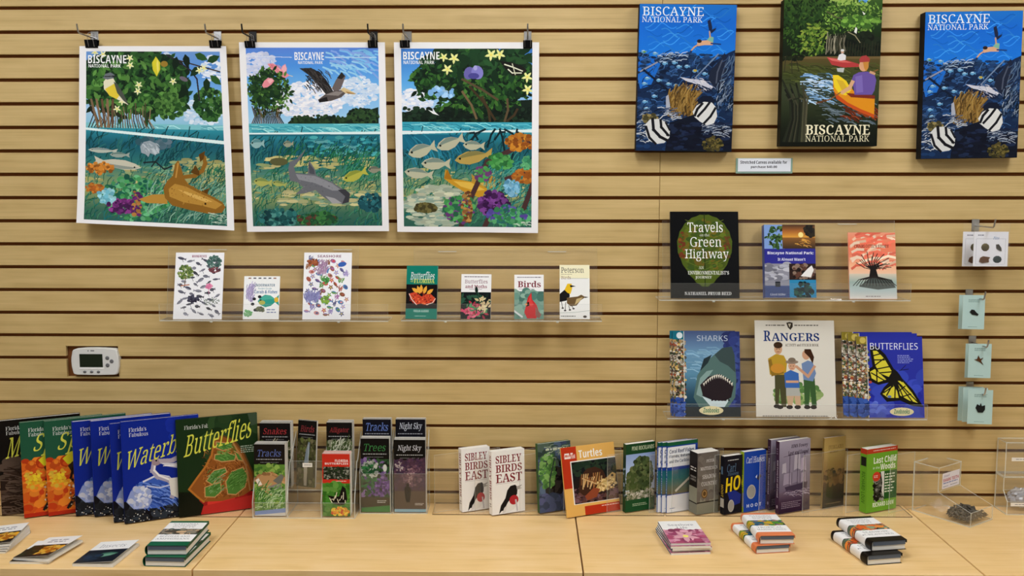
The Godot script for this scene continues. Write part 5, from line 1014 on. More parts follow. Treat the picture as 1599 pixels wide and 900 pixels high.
func on_shelf(called: String, label: String, group: String, base: float, x0: float, x1: float, bottom_row: float, top_row: float, z: float, lean: float, t: float, cover: Material, spine: Material, edge: Material, category := "book", turn := 0.0) -> Node3D:
	var a := W(x0, bottom_row, z); var b := W(x1, bottom_row, z)
	a.y = base; b.y = base
	b.z -= turn * (b.x - a.x)
	return standing(called, label, group, a, b, top_row, lean, t, cover, spine, edge, false, category)

func leaflet_stack(label: String, behind: String, group: String, n: int, x0: float, x1: float, bottom_row: float, top_row: float, z: float, lean: float, cover: Material, turn := 0.0, step := 0.0042, floor_y := -1.0, tilt := 0.0):
	for i in n:
		var zz := z - step * i
		var jit := rng.randf_range(-0.0006, 0.0006) if i > 0 else 0.0
		var a := W(x0, bottom_row, z); var b := W(x1, bottom_row, z)
		if floor_y > 0.0: a.y = floor_y; b.y = floor_y
		var base := a.y
		b.y = a.y + tilt * (b.x - a.x)
		b.z -= turn * (b.x - a.x)
		var o := thing("folded_leaflet", label if i == 0 else ["", "second", "third", "fourth", "fifth", "sixth"][i] + " from the front, " + behind, "leaflet", group)
		var f := frame_at(a, b, lean)
		var h := rise_to(f, top_row)
		f.origin += Vector3(jit, (rng.randf_range(0.0, 0.001) if i > 0 else 0.0), -step * i)
		if tilt < 0.0: f.origin.y += -tilt * (b.x - a.x)
		o.transform = f
		var w := (b - a).length()
		var fg := Geo.new(); fg.quad(Vector3.ZERO, Vector3(w, 0, 0), Vector3(w, h, 0), Vector3(0, h, 0))
		geo_part("printed_face", fg, cover, o)
		var body := Geo.new()
		for k in 4:       # folded panels
			var z1 := -0.0001 - (step - 0.0006) * k / 4.0
			body.box(Vector3(0.0003 * k, 0, z1 - (step - 0.0006) / 4.6), Vector3(w - 0.0006 * (3 - k), h - 0.0008 * (k % 2), z1))
		geo_part("folded_panels", body, M.pages, o)

func pin_cards(what: String, px: float, py: float, cards: Array, w_px: float, h_px: float, mat: Material, pin: Callable):
	# cards: [left x px, top y px, z]; the last hangs in front
	for i in cards.size():
		var c: Array = cards[i]
		var lab: String = what + (" at the front of its hook" if i == cards.size() - 1 else (" hanging rearmost on its hook" if i == 0 else " hanging in the middle of its hook"))
		var o := thing("pin_card", lab, "pin card", "pin cards on the right hand hooks")
		var a := W(c[0], c[1] + h_px, c[2]); var b := W(c[0] + w_px, c[1] + h_px, c[2]); var d := W(c[0], c[1], c[2])
		var w := b.x - a.x; var h := d.y - a.y
		o.position = a; o.rotation_degrees = Vector3(-1.5, c[3] if c.size() > 3 else -6.0, c[4] if c.size() > 4 else 0.0)
		var f := Geo.new(); f.quad(Vector3(0, 0, 0), Vector3(w, 0, 0), Vector3(w, h, 0), Vector3(0, h, 0))
		var e := Geo.new(); e.box(Vector3(0, 0, -0.001), Vector3(w, h, 0), "z+")
		part("backing_card", e.into(f.into(ArrayMesh.new(), mat), M.card_edge), o)
		pin.call(o, w, h)

func pin_geo(outline: Array, s: float, cx: float, cy: float) -> Geo:
	var g := Geo.new(); var p := []
	for q in outline: p.append(Vector2(cx + q[0] * s, cy + q[1] * s))
	g.prism(p, 0.0002, 0.0022)
	return g

const LAMP := 1.0

func _ready():
	rng.seed = 11
	# ---------------- camera
	cam_basis = Basis(Vector3.UP, deg_to_rad(YAW)) * Basis(Vector3.RIGHT, deg_to_rad(PITCH))
	var cam := Camera3D.new(); cam.name = "camera"; cam.fov = rad_to_deg(2.0 * atan(450.0 / F_PX)); cam.near = 0.05
	cam.transform = Transform3D(cam_basis, CAM); add_child(cam); cam.current = true
	# ---------------- environment and exposure
	var env := Environment.new()
	env.background_mode = Environment.BG_COLOR; env.background_color = Color(0.02, 0.02, 0.02)
	env.tonemap_mode = Environment.TONE_MAPPER_LINEAR; env.tonemap_exposure = 1.74
	env.sdfgi_enabled = true; env.ssao_enabled = true; env.ssil_enabled = true
	var we := WorldEnvironment.new(); we.environment = env; add_child(we)
	# ---------------- materials
	M.white = plain(C("e8e6e0"), 0.6); M.paper = plain(C("eeecea"), 0.7); M.black = plain(C("101012"), 0.35); M.pages = plain(C("e8e4db"), 0.85)
	M.steel = plain(C("b8b8ba"), 0.28, 1.0); M.dark_steel = plain(C("2a2a2c"), 0.35, 0.6); M.pine = plain(C("c8a878"), 0.7); M.card_edge = plain(C("d8dcd8"), 0.7)
	M.glow = plain(C("f4f2ea"), 0.6); M.glow.emission_enabled = true; M.glow.emission = Color(0.98, 0.99, 1.0); M.glow.emission_energy_multiplier = 3.0
	M.clear = plain(Color(0.97, 0.98, 0.97, 0.012), 0.02); M.clear.transparency = BaseMaterial3D.TRANSPARENCY_ALPHA
	M.clear_edge = plain(Color(0.9, 0.91, 0.87, 0.55), 0.25); M.clear_edge.transparency = BaseMaterial3D.TRANSPARENCY_ALPHA
	M.dark_edge = plain(Color(0.3, 0.2, 0.1, 0.75), 0.3); M.dark_edge.transparency = BaseMaterial3D.TRANSPARENCY_ALPHA
	M.green_edge = plain(Color(0.62, 0.76, 0.7, 0.6), 0.2); M.green_edge.transparency = BaseMaterial3D.TRANSPARENCY_ALPHA
	M.thermo = plain(C("dcdbd8"), 0.4); M.grey_button = plain(C("6c6c6e"), 0.4); M.tint = plain(C("5c6470"), 0.7)
	M.bag = plain(Color(0.72, 0.72, 0.74, 0.6), 0.15); M.bag.transparency = BaseMaterial3D.TRANSPARENCY_ALPHA
	M.core = plain(C("744624"), 0.8)
	M.slat = StandardMaterial3D.new(); M.slat.albedo_texture = wood_texture(3, C("b4965e"), C("c8ab71"), C("d4b77e")); M.slat.roughness = 0.5
	M.top = StandardMaterial3D.new(); M.top.albedo_texture = wood_texture(9, C("dbb473"), C("ecc688"), C("f3d09a")); M.top.roughness = 0.42
	M.wallpaint = plain(C("d8d4c8"), 0.9); M.ceil = plain(C("e4e2dc"), 0.95); M.floor = plain(C("8c8478"), 0.8)
	# ---------------- lights
	troffer(-1.65, 1.4, "ceiling panel light above the left end of the wall")
	troffer(0.0, 1.4, "ceiling panel light above the middle of the wall")
	troffer(1.65, 1.4, "ceiling panel light above the right end of the wall")
	troffer(-2.2, 3.75, "narrow ceiling strip light behind the camera on the left", 0.14, 1.22)
	troffer(2.2, 3.75, "narrow ceiling strip light behind the camera on the right", 0.14, 1.22)
	# ---------------- room shell
	var X0 := -4.40; var X1 := 2.90; var Z1 := 5.6
	var g := box_geo(Vector3(X0 - 0.1, -0.1, -0.1), Vector3(X1 + 0.1, 0, Z1 + 0.1)); struct("floor", g, M.floor)
	struct("ceiling", box_geo(Vector3(X0 - 0.1, 3.0, -0.1), Vector3(X1 + 0.1, 3.1, Z1 + 0.1)), M.ceil)
	struct("wall_left", box_geo(Vector3(X0 - 0.1, 0, -0.1), Vector3(X0, 3.0, Z1 + 0.1)), M.wallpaint)
	struct("wall_right", box_geo(Vector3(X1, 0, -0.1), Vector3(X1 + 0.1, 3.0, Z1 + 0.1)), M.wallpaint)
	struct("wall_front", box_geo(Vector3(X0, 0, Z1), Vector3(X1, 3.0, Z1 + 0.1)), M.wallpaint)
	slatwall(X0, X1)
	counter()
	thermostat()
	posters()
	canvases()
	shelves_left()
	shelves_right()
	pins()
	counter_left()
	racks()
	tray_books()
	flat_books()
	bins()

func hole() -> Rect2:
	var a := W(105, 588.5, 0.0); var b := W(184, 541, 0.0)
	return Rect2(a.x, a.y, b.x - a.x, b.y - a.y)

func slatwall(X0: float, X1: float):
	var back := struct("wall_back", box_geo(Vector3(X0, 0, -0.1), Vector3(X1, 3.0, -0.014)), M.core)
	var seam := W(1030, 300, 0.0).x
	var cols := [[X0, seam - 2.4384], [seam - 2.4384, seam], [seam, X1]]
	var hr := hole()
	var half := PITCH_SLAT * 0.5 - 0.0056
	var cache := {}
	for k in range(-9, 22):
		var y := GROOVE_TOP - PITCH_SLAT * (k + 0.5)
		for ci in 3:
			var a: float = cols[ci][0] + 0.0006; var b: float = cols[ci][1] - 0.0006
			var g := Geo.new()
			var lo := Vector3(a, -half, -0.0138); var hi := Vector3(b, half, 0.0)
			if ci == 1 and hr.position.y < y + half and hr.end.y > y - half:
				var h0: float = max(hr.position.y - y, -half); var h1: float = min(hr.end.y - y, half)
				g.cbox(lo, Vector3(hr.position.x, half, 0), 0.0008); g.cbox(Vector3(hr.end.x, -half, -0.0138), hi, 0.0008)
				if half - h1 > 0.002: g.cbox(Vector3(hr.position.x, h1, -0.0138), Vector3(hr.end.x, half, 0), 0.0006)
				if h0 + half > 0.002: g.cbox(Vector3(hr.position.x, -half, -0.0138), Vector3(hr.end.x, h0, 0), 0.0006)
			else:
				g.cbox(lo, hi, 0.0011)
			var off := Vector2(rng.randf(), rng.randf())
			for i in g.t.size(): g.t[i] = Vector2(g.v[i].x / 0.9 + off.x, (g.v[i].y + g.v[i].z) / 0.32 + off.y)
			var s := geo_part("slat", g, M.slat, back)
			s.position.y = y

func counter():
	var xs := [-2.035, -0.938, 0.1545, 1.259, 2.36]
	var labs := ["low maple cabinet at the far left under the tall wildlife books", "low maple cabinet under the leaflet racks, between the two left seams", "low maple cabinet under the stacked guides right of centre", "low maple cabinet under the clear bins at the far right"]
	for i in 4:
		var o := thing("counter_cabinet", labs[i], "cabinet", "row of low maple display cabinets")
		o.position = Vector3(xs[i], 0, 0)
		var w: float = xs[i + 1] - xs[i]
		var g := box_geo(Vector3(0.002, COUNTER - 0.028, 0.002), Vector3(w - 0.002, COUNTER, 0.578), 0.0014)
		var off := Vector2(0.37 * i, 0.21 * i)
		for j in g.t.size(): g.t[j] = Vector2((g.v[j].x + xs[i]) / 0.75 + off.x, (g.v[j].z + g.v[j].y) / 0.55 + off.y)
		geo_part("worktop", g, M.top, o)
		var b := box_geo(Vector3(0.003, 0.0, 0.004), Vector3(w - 0.003, COUNTER - 0.029, 0.54))
		geo_part("body", b, M.top, o)
		for s in 2:
			var d := box_geo(Vector3(0.006 + s * w * 0.5, 0.08, 0.5405), Vector3(w * 0.5 - 0.003 + s * (w * 0.5 - 0.003), COUNTER - 0.034, 0.558), 0.001)
			for j in d.t.size(): d.t[j] = Vector2(d.v[j].x / 0.75, d.v[j].y / 0.55)
			geo_part("door", d, M.top, o)

func thermostat():
	var o := thing("thermostat", "white wall thermostat with dark screen in a cutout of the slatwall", "thermostat")
	var a := W(112.5, 585.5, 0.012); var b := W(184, 544, 0.012)
	var w := b.x - a.x; var h := b.y - a.y
	o.position = Vector3(a.x, a.y, 0.012)
	var pts := []
	for q in [[0.03, 0.06], [0.05, 0.02], [0.1, 0.0], [0.5, -0.015], [0.9, 0.0], [0.95, 0.02], [0.97, 0.08], [1.0, 0.3], [1.005, 0.5], [1.0, 0.7], [0.975, 0.9], [0.95, 0.955], [0.9, 0.975], [0.7, 1.0], [0.5, 1.008], [0.3, 1.0], [0.1, 0.965], [0.05, 0.93], [0.03, 0.88], [0.0, 0.65], [-0.005, 0.5], [0.0, 0.3]]: pts.append(Vector2(q[0] * w, q[1] * h))
	var g := Geo.new(); g.prism(pts, -0.022, -0.001)
	var m := []
	for q in pts: m.append((q - Vector2(w, h) * 0.5) * 0.965 + Vector2(w, h) * 0.5)
	for i in pts.size(): g.aquad(Vector3(pts[i].x, pts[i].y, -0.001), Vector3(pts[(i + 1) % pts.size()].x, pts[(i + 1) % pts.size()].y, -0.001), Vector3(m[(i + 1) % pts.size()].x, m[(i + 1) % pts.size()].y, 0.0015), Vector3(m[i].x, m[i].y, 0.0015), Vector3(w / 2, h / 2, -0.05))
	g.prism(m, -0.001, 0.0015)
	geo_part("housing", g, M.thermo, o)
	geo_part("screen", box_geo(Vector3(w * 0.18, h * 0.29, 0.0012), Vector3(w * 0.67, h * 0.78, 0.0022), 0.0003), plain(C("232a1e"), 0.12), o)
	geo_part("screen_sill", box_geo(Vector3(w * 0.17, h * 0.2, 0.0014), Vector3(w * 0.69, h * 0.27, 0.0024), 0.0003), M.paper, o)
	for i in 3:
		var d := Geo.new(); d.dome(Vector3(w * (0.28 + 0.145 * i), h * 0.11, 0.0014), 0.006, 0.0045, 0.0026)
		geo_part("button", d, M.grey_button, o)
	for q in [[0.77, 0.63], [0.77, 0.36], [0.86, 0.51]]:
		var d := Geo.new(); d.dome(Vector3(w * q[0], h * q[1], 0.0014), 0.007, 0.007, 0.0026)
		geo_part("button", d, M.grey_button, o)
	var lg := Geo.new(); lg.dome(Vector3(w * 0.37, h * 0.9, 0.0014), 0.0022, 0.0022, 0.0004); lg.box(Vector3(w * 0.42, h * 0.885, 0.0014), Vector3(w * 0.5, h * 0.92, 0.0017))
	geo_part("maker_mark", lg, plain(C("5c5c60"), 0.5), o)

func posters():
	poster("left hanging poster with golden shark and yellow bird under mangroves", poster_paper(60, 108, 672, 848, 88, 130, 645, 832, art_shark, 1), Vector2(124, 72), Vector2(353, 72), Vector2(367, 360), Vector2(121, 348), 0.024, [0.05, 0.045], 0.01)
	poster("middle hanging poster with flying pelican above grey hammerhead shark", poster_paper(35, 92, 638, 858, 62, 113, 610, 836, art_pelican, 2), Vector2(373, 66), Vector2(601, 66), Vector2(608, 361), Vector2(387, 362), 0.024, [0.022, 0.022], 0.006)
	poster("right hanging poster with school of golden fish and coral covered roots", poster_paper(27, 92, 607, 860, 55, 117, 580, 838, art_snapper, 3), Vector2(615, 66), Vector2(842, 66), Vector2(840, 364), Vector2(621, 362), 0.024, [0.022, 0.022], 0.006)
	var names := ["left corner of the golden shark poster", "right corner of the golden shark poster", "left corner of the pelican poster", "right corner of the pelican poster", "left corner of the golden fish poster", "right corner of the golden fish poster"]
	var hx := [148.0, 340.0, 395.0, 584.0, 637.0, 824.0]
	var cx := [[134, 153, 63, 75], [328, 345, 64, 75], [383, 399, 65, 75], [575, 590, 64, 75], [625, 640, 64, 75], [817, 831, 64, 76]]
	for i in 6:
		hook(("black" if i in [2, 3] else "chrome") + " wall hook above the " + names[i], hx[i], 57.0, M.dark_steel if i in [2, 3] else M.steel)
		clip("black binder clip gripping the " + names[i], cx[i][0], cx[i][1], cx[i][2], cx[i][3], 0.024)

func canvases():
	var reef := print_reef(); var kay := print_kayak()
	var dark := plain(C("14161c"), 0.6); var dark2 := plain(C("12140f"), 0.6)
	canvas("blue reef canvas with snorkeller, left of the kayak canvas", reef, Vector2(1001, 6), Vector2(1150, 7), Vector2(1142, 237), Vector2(993, 235), dark)
	canvas("dark green mangrove canvas with yellow and red kayaks", kay, Vector2(1224, -1), Vector2(1377, -1), Vector2(1369, 228), Vector2(1218, 228), dark2)
	canvas("blue reef canvas with snorkeller, at the right edge beside the kayak canvas", reef, Vector2(1444, 19), Vector2(1597, 15), Vector2(1588, 246), Vector2(1438, 248), dark)
	var o := thing("price_sign", "small white canvas price sign in a green tinted clear holder", "sign")
	var a := W(1149, 271, 0.004); var b := W(1238, 247, 0.004)
	o.position = Vector3(a.x, a.y, 0.0)
	var w := b.x - a.x; var h := b.y - a.y
	var f := Geo.new(); f.quad(Vector3(0.006, 0.006, 0.0043), Vector3(w - 0.006, 0.006, 0.0043), Vector3(w - 0.006, h - 0.001, 0.0043), Vector3(0.006, h - 0.001, 0.0043))
	geo_part("holder", box_geo(Vector3(0, 0, 0.0006), Vector3(w, h, 0.0035), 0.0004), M.green_edge, o)
	var e := Geo.new(); e.box(Vector3(0.006, 0.006, 0.0037), Vector3(w - 0.006, h - 0.001, 0.0043), "z+")
	part("price_card", e.into(f.into(ArrayMesh.new(), sign_card(0)), M.card_edge), o)

func shelves_left():
	var base := shelf("clear acrylic shelf with two nature charts and a coral booklet", 249, 606, 502, 385, 264, 560, 0.056)
	var gp := "items on the upper left clear shelf"
	var white := plain(C("ecebec"), 0.4)
	on_shelf("nature_chart", "tall white laminated chart of birds and mangrove trees on clear shelf", gp, base, 270, 346, 498, 395, 0.086, 13, 0.0022, card_wildlife(0), white, white, "chart")
	on_shelf("coral_booklet", "small white booklet with a green fish between the two charts", gp, base, 379, 435, 498, 432, 0.086, 13, 0.003, card_coral(), white, white, "booklet")
	on_shelf("nature_chart", "tall white laminated chart of shells and purple sea fans on clear shelf", gp, base, 472, 547, 498, 395, 0.086, 13, 0.0022, card_wildlife(1), white, white, "chart")
	base = shelf("clear acrylic shelf holding four small butterfly and bird guides", 626, 940, 502, 388, 647, 932, 0.056)
	gp = "pocket guides on the middle clear shelf"
	var teal := plain(C("0f6c5c"), 0.4); var red := plain(C("8c2c34"), 0.4); var cream := plain(C("ece4c0"), 0.4)
	on_shelf("pocket_guide", "teal pocket guide with an orange butterfly on black", gp, base, 633, 682, 500, 416, 0.086, 13, 0.008, guide_butterflies_fl(), teal, teal, "book", -0.06)
	on_shelf("pocket_guide", "white pocket guide with pink flowers and pale moth", gp, base, 719, 766, 500, 429, 0.086, 13, 0.006, guide_golden(0), white, white, "book", -0.06)
	on_shelf("pocket_guide", "white pocket guide with a red cardinal", gp, base, 803, 849, 500, 430, 0.086, 13, 0.006, guide_golden(1), red, white)
	on_shelf("pocket_guide", "cream pocket guide with yellow headed blackbirds", gp, base, 874, 921, 500, 415, 0.086, 13, 0.008, guide_peterson(), cream, cream)

func shelves_right():
	var base := shelf("upper right clear acrylic shelf under three upright books", 1030, 1422, 470, 345, 1034, 1396, 0.056)
	var gp := "books on the upper right clear shelf"
	var blk := plain(C("101114"), 0.35); var bl := plain(C("3c5090"), 0.35); var pk := plain(C("e8a488"), 0.4)
	on_shelf("hardcover_book", "black book with a large green leaf on the cover", gp, base, 1048, 1155, 466, 332, 0.088, 11, 0.014, cover_leaf(), blk, blk)
	on_shelf("paperback_book", "blue paperback with sunset and mangrove photographs", gp, base, 1195, 1275, 466, 354, 0.094, 11, 0.03, cover_park(), bl, bl)
	on_shelf("paperback_book", "thin coral pink paperback with a bare black mangrove tree", gp, base, 1327, 1401, 466, 364, 0.09, 11, 0.007, cover_mangrove(), pk, pk)
	base = shelf("lower right clear acrylic shelf under the shark and butterfly magazines", 1042, 1448, 655, 520, 1046, 1420, 0.05)
	gp = "magazines on the lower right clear shelf"
	var shark := cover_sharks(0); var bfly := cover_sharks(1); var navy := plain(C("2c3c84"), 0.35)
	on_shelf("magazine", "blue shark magazine, nearly hidden rear copy of its pile", gp, base, 1047, 1150, 651, 517, 0.083, 11, 0.0025, shark, navy, navy, "magazine")
	on_shelf("magazine", "blue shark magazine with open jaws, front copy of its pile", gp, base, 1052, 1157, 651, 518, 0.089, 11, 0.0025, shark, navy, navy, "magazine")
	var tan := plain(C("d8d2c4"), 0.4)
	on_shelf("activity_book", "large cream activity book with two rangers and a boy", gp, base, 1181, 1306, 651, 501, 0.087, 11, 0.004, cover_rangers(), tan, tan)
	on_shelf("magazine", "purple blue butterfly magazine, rearmost copy of its pile", gp, base, 1317, 1428, 651, 519, 0.079, 11, 0.0022, bfly, navy, navy, "magazine")
	on_shelf("magazine", "purple blue butterfly magazine, middle copy of its pile", gp, base, 1327, 1436, 651, 521, 0.085, 11, 0.0022, bfly, navy, navy, "magazine")
	on_shelf("magazine", "purple blue swallowtail butterfly magazine, front copy of its pile", gp, base, 1340, 1444, 651, 526, 0.091, 11, 0.0022, bfly, navy, navy, "magazine")

func pins():
	var hg := "chrome hooks for the pin cards"
	hook("chrome hook holding the white cards of four pins", 1523, 350, M.steel, 0.12, hg)
	hook("chrome hook holding the upper teal pin cards", 1513, 459.5, M.steel, 0.1, hg)
	hook("chrome hook holding the middle teal pin cards", 1518, 532, M.steel, 0.1, hg)
	hook("chrome hook holding the lowest teal pin cards", 1514, 604, M.steel, 0.1, hg)
	var bronze := plain(C("5c5030"), 0.35, 0.7); var copper := plain(C("6c4428"), 0.35, 0.7); var blue := plain(C("2c3c40"), 0.25, 0.4); var grey := plain(C("54504c"), 0.35, 0.8); var dk := plain(C("2c2c2c"), 0.35, 0.7)
	var four := func(o: Node3D, w: float, h: float):
		var d := Geo.new(); d.dome(Vector3(w * 0.34, h * 0.55, 0.0002), w * 0.12, w * 0.12, 0.003); geo_part("round_pin", d, bronze, o)
		geo_part("bird_pin", pin_geo([[-0.5, 0.6], [0.0, 0.7], [0.5, 0.0], [0.6, -0.7], [0.1, -0.5], [-0.4, -0.2]], w * 0.15, w * 0.72, h * 0.54), grey, o)
		geo_part("turtle_pin", pin_geo([[-1, -0.4], [-0.8, 0.3], [-0.3, 0.6], [1, 0.4], [0.7, 0.0], [0.8, -0.5], [-0.4, -0.7]], w * 0.16, w * 0.33, h * 0.2), copper, o)
		var e := Geo.new(); e.dome(Vector3(w * 0.7, h * 0.2, 0.0002), w * 0.13, w * 0.11, 0.003); geo_part("blue_pin", e, blue, o)
		part("clear_sleeve", sheet_mesh(Vector3(-0.001, -0.001, 0.0042), Vector3(w + 0.002, h * 1.25, 0.0046), 2), o)
	pin_cards("white card of four metal pins in a clear sleeve", 0, 0, [[1502, 362, 0.04, -4.0], [1519, 362, 0.09, -2.0]], 53, 54, pin_card(0), four)
	var teal := pin_card(1)
	var p1 := func(o: Node3D, w: float, h: float): geo_part("pin", pin_geo([[-0.9, 0.2], [-0.5, 0.8], [0.1, 0.7], [0.6, 0.1], [1.1, -0.3], [0.9, -0.7], [0.3, -0.5], [-0.4, -0.4]], w * 0.2, w * 0.5, h * 0.48), dk, o)
	var p2 := func(o: Node3D, w: float, h: float): geo_part("pin", pin_geo([[-0.8, 0.1], [-0.3, 0.2], [-0.1, 0.9], [0.3, 0.2], [0.8, 0.5], [0.4, -0.1], [0.9, -0.9], [0.1, -0.3]], w * 0.24, w * 0.45, h * 0.52), copper, o)
	var p3 := func(o: Node3D, w: float, h: float): geo_part("pin", pin_geo([[-0.9, 0.0], [-0.6, 0.8], [-0.1, 0.5], [0.1, 1.0], [0.3, 0.4], [0.9, 0.6], [0.9, -0.3], [0.5, -0.9], [-0.4, -0.9]], w * 0.21, w * 0.5, h * 0.47), dk, o)
	pin_cards("teal card with a dark shell pin", 0, 0, [[1496, 461, 0.04], [1502, 461, 0.075]], 33, 53, teal, p1)
	pin_cards("teal card with a bronze bird pin", 0, 0, [[1506, 537, 0.04], [1511, 537, 0.075]], 34, 53, teal, p2)
	pin_cards("teal card with a dark crab pin", 0, 0, [[1495, 604, 0.03], [1502, 606, 0.06], [1510, 609, 0.09]], 37, 53, teal, p3)

func yawed(bl: Vector2, w: float, yaw: float, h := COUNTER) -> Array:
	var a := T(bl.x, bl.y, h)
	return [a, a + Vector3(cos(deg_to_rad(yaw)), 0, -sin(deg_to_rad(yaw))) * w]

func counter_left():
	var st := thing("display_tray", "long clear acrylic base sheet under the tall wildlife books", "tray")
	var a := T(-30, 810); var b := T(394, 810)
	st.position = Vector3(a.x, COUNTER + 0.0002, 0)
	part("base", sheet_mesh(Vector3(0, 0, 0.006), Vector3(b.x - a.x, 0.003, 0.153), 1, M.dark_edge), st)
	var gp := "tall wildlife hardcovers at the left end"
	var mats := [big_cover(0), big_cover(1), big_cover(2), big_cover(3)]
	var edge := [plain(C("16120f"), 0.35), plain(C("2c5c40"), 0.35), plain(C("142880"), 0.35), plain(C("1c2c18"), 0.35)]
	var rows := [
		[0, 3, 806, 659, 28.0, 0.245, "brown black wildlife hardcover, leftmost of the tall books"],
		[1, 38, 810, 661, 28.0, 0.245, "green and orange wildlife hardcover, left one of the pair"],
		[1, 76, 807, 659, 28.0, 0.245, "green and orange wildlife hardcover, right one of the pair"],
		[2, 119, 807, 660, 28.0, 0.245, "blue waterbird hardcover right beside the green and orange pair"],
		[2, 148, 808, 659, 28.0, 0.245, "blue waterbird hardcover, second one from the green books"],
		[2, 178, 817, 663, 28.0, 0.235, "blue waterbird hardcover just behind the front pelican copy"],
		[2, 195, 819, 660, 27.0, 0.235, "blue waterbird hardcover in front showing the whole pelican"],
		[3, 280, 809, 657, 25.0, 0.255, "dark green butterfly hardcover at the right end of the tall books"]]
	for r in rows:
		var q := yawed(Vector2(r[1], r[2]), r[5], r[4], COUNTER + 0.0034)
		q[1].y = q[0].y
		standing("tall_hardcover", r[6], gp, q[0], q[1], r[3], 1.5, 0.011 if r[0] == 3 else (0.02 if r[1] in [3, 119, 148] else 0.015), mats[r[0]], edge[r[0]], edge[r[0]], true)

func racks():
	# three column, two tier leaflet rack
	var o := thing("leaflet_rack", "clear acrylic leaflet rack with three columns and two tiers", "rack")
	var a := T(394, 810); var b := T(555, 810)
	o.position = Vector3(a.x, COUNTER + 0.0002, a.z)
	var w := b.x - a.x
	var d := a.z - 0.012
	part("base", sheet_mesh(Vector3(0, 0, -d), Vector3(w, 0.003, 0), 1), o)
	part("front_lip", sheet_mesh(Vector3(0, 0.003, -0.003), Vector3(w, 0.052, 0), 2), o)
	part("riser", sheet_mesh(Vector3(0.003, 0.003, -0.072), Vector3(w - 0.003, 0.17, -0.069), 2), o)
	part("upper_floor", sheet_mesh(Vector3(0.003, 0.07, -d + 0.003), Vector3(w - 0.003, 0.073, -0.0725), 1), o)
	part("back_panel", sheet_mesh(Vector3(0, 0.003, -d), Vector3(w, 0.25, -d + 0.003), 2), o)
	for k in 4:
		var x: float = w * k / 3.0 - (0.003 if k == 3 else 0.0)
		var side := [Vector2(0, 0.0032), Vector2(0, 0.055), Vector2(-0.05, 0.17), Vector2(-0.069, 0.175), Vector2(-d + 0.004, 0.25), Vector2(-d + 0.004, 0.0032)]
		var m := part("divider", sheet_prism(side, 0, 0.003), o)
		m.transform = Transform3D(Basis(Vector3(0, 0, 1), Vector3(0, 1, 0), Vector3(-1, 0, 0)), Vector3(x + 0.003, 0, -0.0032))
	var lb := Geo.new(); lb.quad(Vector3(w * 0.5 - 0.016, 0.15, -0.0685), Vector3(w * 0.5 + 0.016, 0.15, -0.0685), Vector3(w * 0.5 + 0.016, 0.164, -0.0685), Vector3(w * 0.5 - 0.016, 0.164, -0.0685))
	geo_part("price_label", lb, sign_card(2), o)
	var gp := "folded nature leaflets in the clear racks"
	var zf := a.z - 0.012
	var fl := COUNTER + 0.0046
	var behind := "folded leaflet hidden behind the front one in a rack pocket"
	leaflet_stack("animal tracks leaflet with a fox, front left rack pocket", "folded leaflet behind the fox tracks leaflet", gp, 6, 398, 446, 805, 694, zf, 2.5, leaflet(3), 0.0, 0.0065, fl, 0.0)
	leaflet_stack("red butterfly leaflet in the front right rack pocket", "folded leaflet behind the red butterfly leaflet", gp, 6, 504, 547, 805, 709, zf, 2.5, leaflet(6), 0.0, 0.0065, fl)
	var zb := a.z - 0.082; var fb := COUNTER + 0.0746
	leaflet_stack("black snake leaflet in the rear left rack pocket", "folded leaflet behind the snake leaflet", gp, 6, 407, 455, 770, 661, zb, 2, leaflet(0), 0.0, 0.0065, fb)
	leaflet_stack("leaflet with a grey heron standing askew in the rear middle pocket", "folded leaflet behind the heron leaflet", gp, 2, 463, 494, 770, 656, zb - 0.024, 6, leaflet(1), -0.3, 0.0055, fb)
	leaflet_stack("black alligator leaflet in the rear right rack pocket", "folded leaflet behind the alligator leaflet", gp, 6, 511, 551, 770, 660, zb, 2, leaflet(2), 0.0, 0.0065, fb)
	# two single column holders
	var tiers := [[562, 612, "clear two pocket holder with the trees and blue tracks leaflets"], [613, 668, "clear two pocket holder with both night sky leaflets"]]
	for t in tiers:
		var h := thing("leaflet_holder", t[2], "holder", "clear two pocket leaflet holders")
		var p := T(t[0], 803); var q := T(t[1], 803)
		h.position = Vector3(p.x, COUNTER + 0.0002, p.z)
		var hw := q.x - p.x - 0.0015
		part("base", sheet_mesh(Vector3(0, 0, -0.09), Vector3(hw, 0.003, 0), 1), h)
		part("front_panel", sheet_mesh(Vector3(0, 0.003, -0.002), Vector3(hw, 0.135, 0), 2), h)
		part("middle_panel", sheet_mesh(Vector3(0.002, 0.003, -0.046), Vector3(hw - 0.002, 0.2, -0.044), 2), h)
		part("back_panel", sheet_mesh(Vector3(0, 0.003, -0.09), Vector3(hw, 0.27, -0.088), 2), h)
		for s in 2:
			var m := part("side_panel", sheet_prism([Vector2(-0.002, 0.0032), Vector2(-0.002, 0.135), Vector2(-0.088, 0.26), Vector2(-0.088, 0.0032)], 0, 0.002), h)
			m.transform = Transform3D(Basis(Vector3(0, 0, 1), Vector3(0, 1, 0), Vector3(-1, 0, 0)), Vector3(0.002 + s * (hw - 0.002), 0, 0))
	var zh := T(590, 803).z - 0.006
	leaflet_stack("trees leaflet with purple blossom in the front of its holder", "folded leaflet behind the trees leaflet", gp, 6, 564.5, 609, 797, 685, zh, 0.4, leaflet(4), 0.0, 0.0056, fl)
	leaflet_stack("night sky leaflet with a dark figure in the front of its holder", "folded leaflet behind the front night sky leaflet", gp, 6, 616, 665, 797, 687, zh, 0.4, leaflet(5), 0.0, 0.0056, fl)
	leaflet_stack("black leaflet with blue tracks title above the trees leaflet", "folded leaflet at the back of the trees holder", gp, 4, 568, 612, 790, 655, zh - 0.052, 0.8, leaflet_tall(0), 0.0, 0.006, fl)
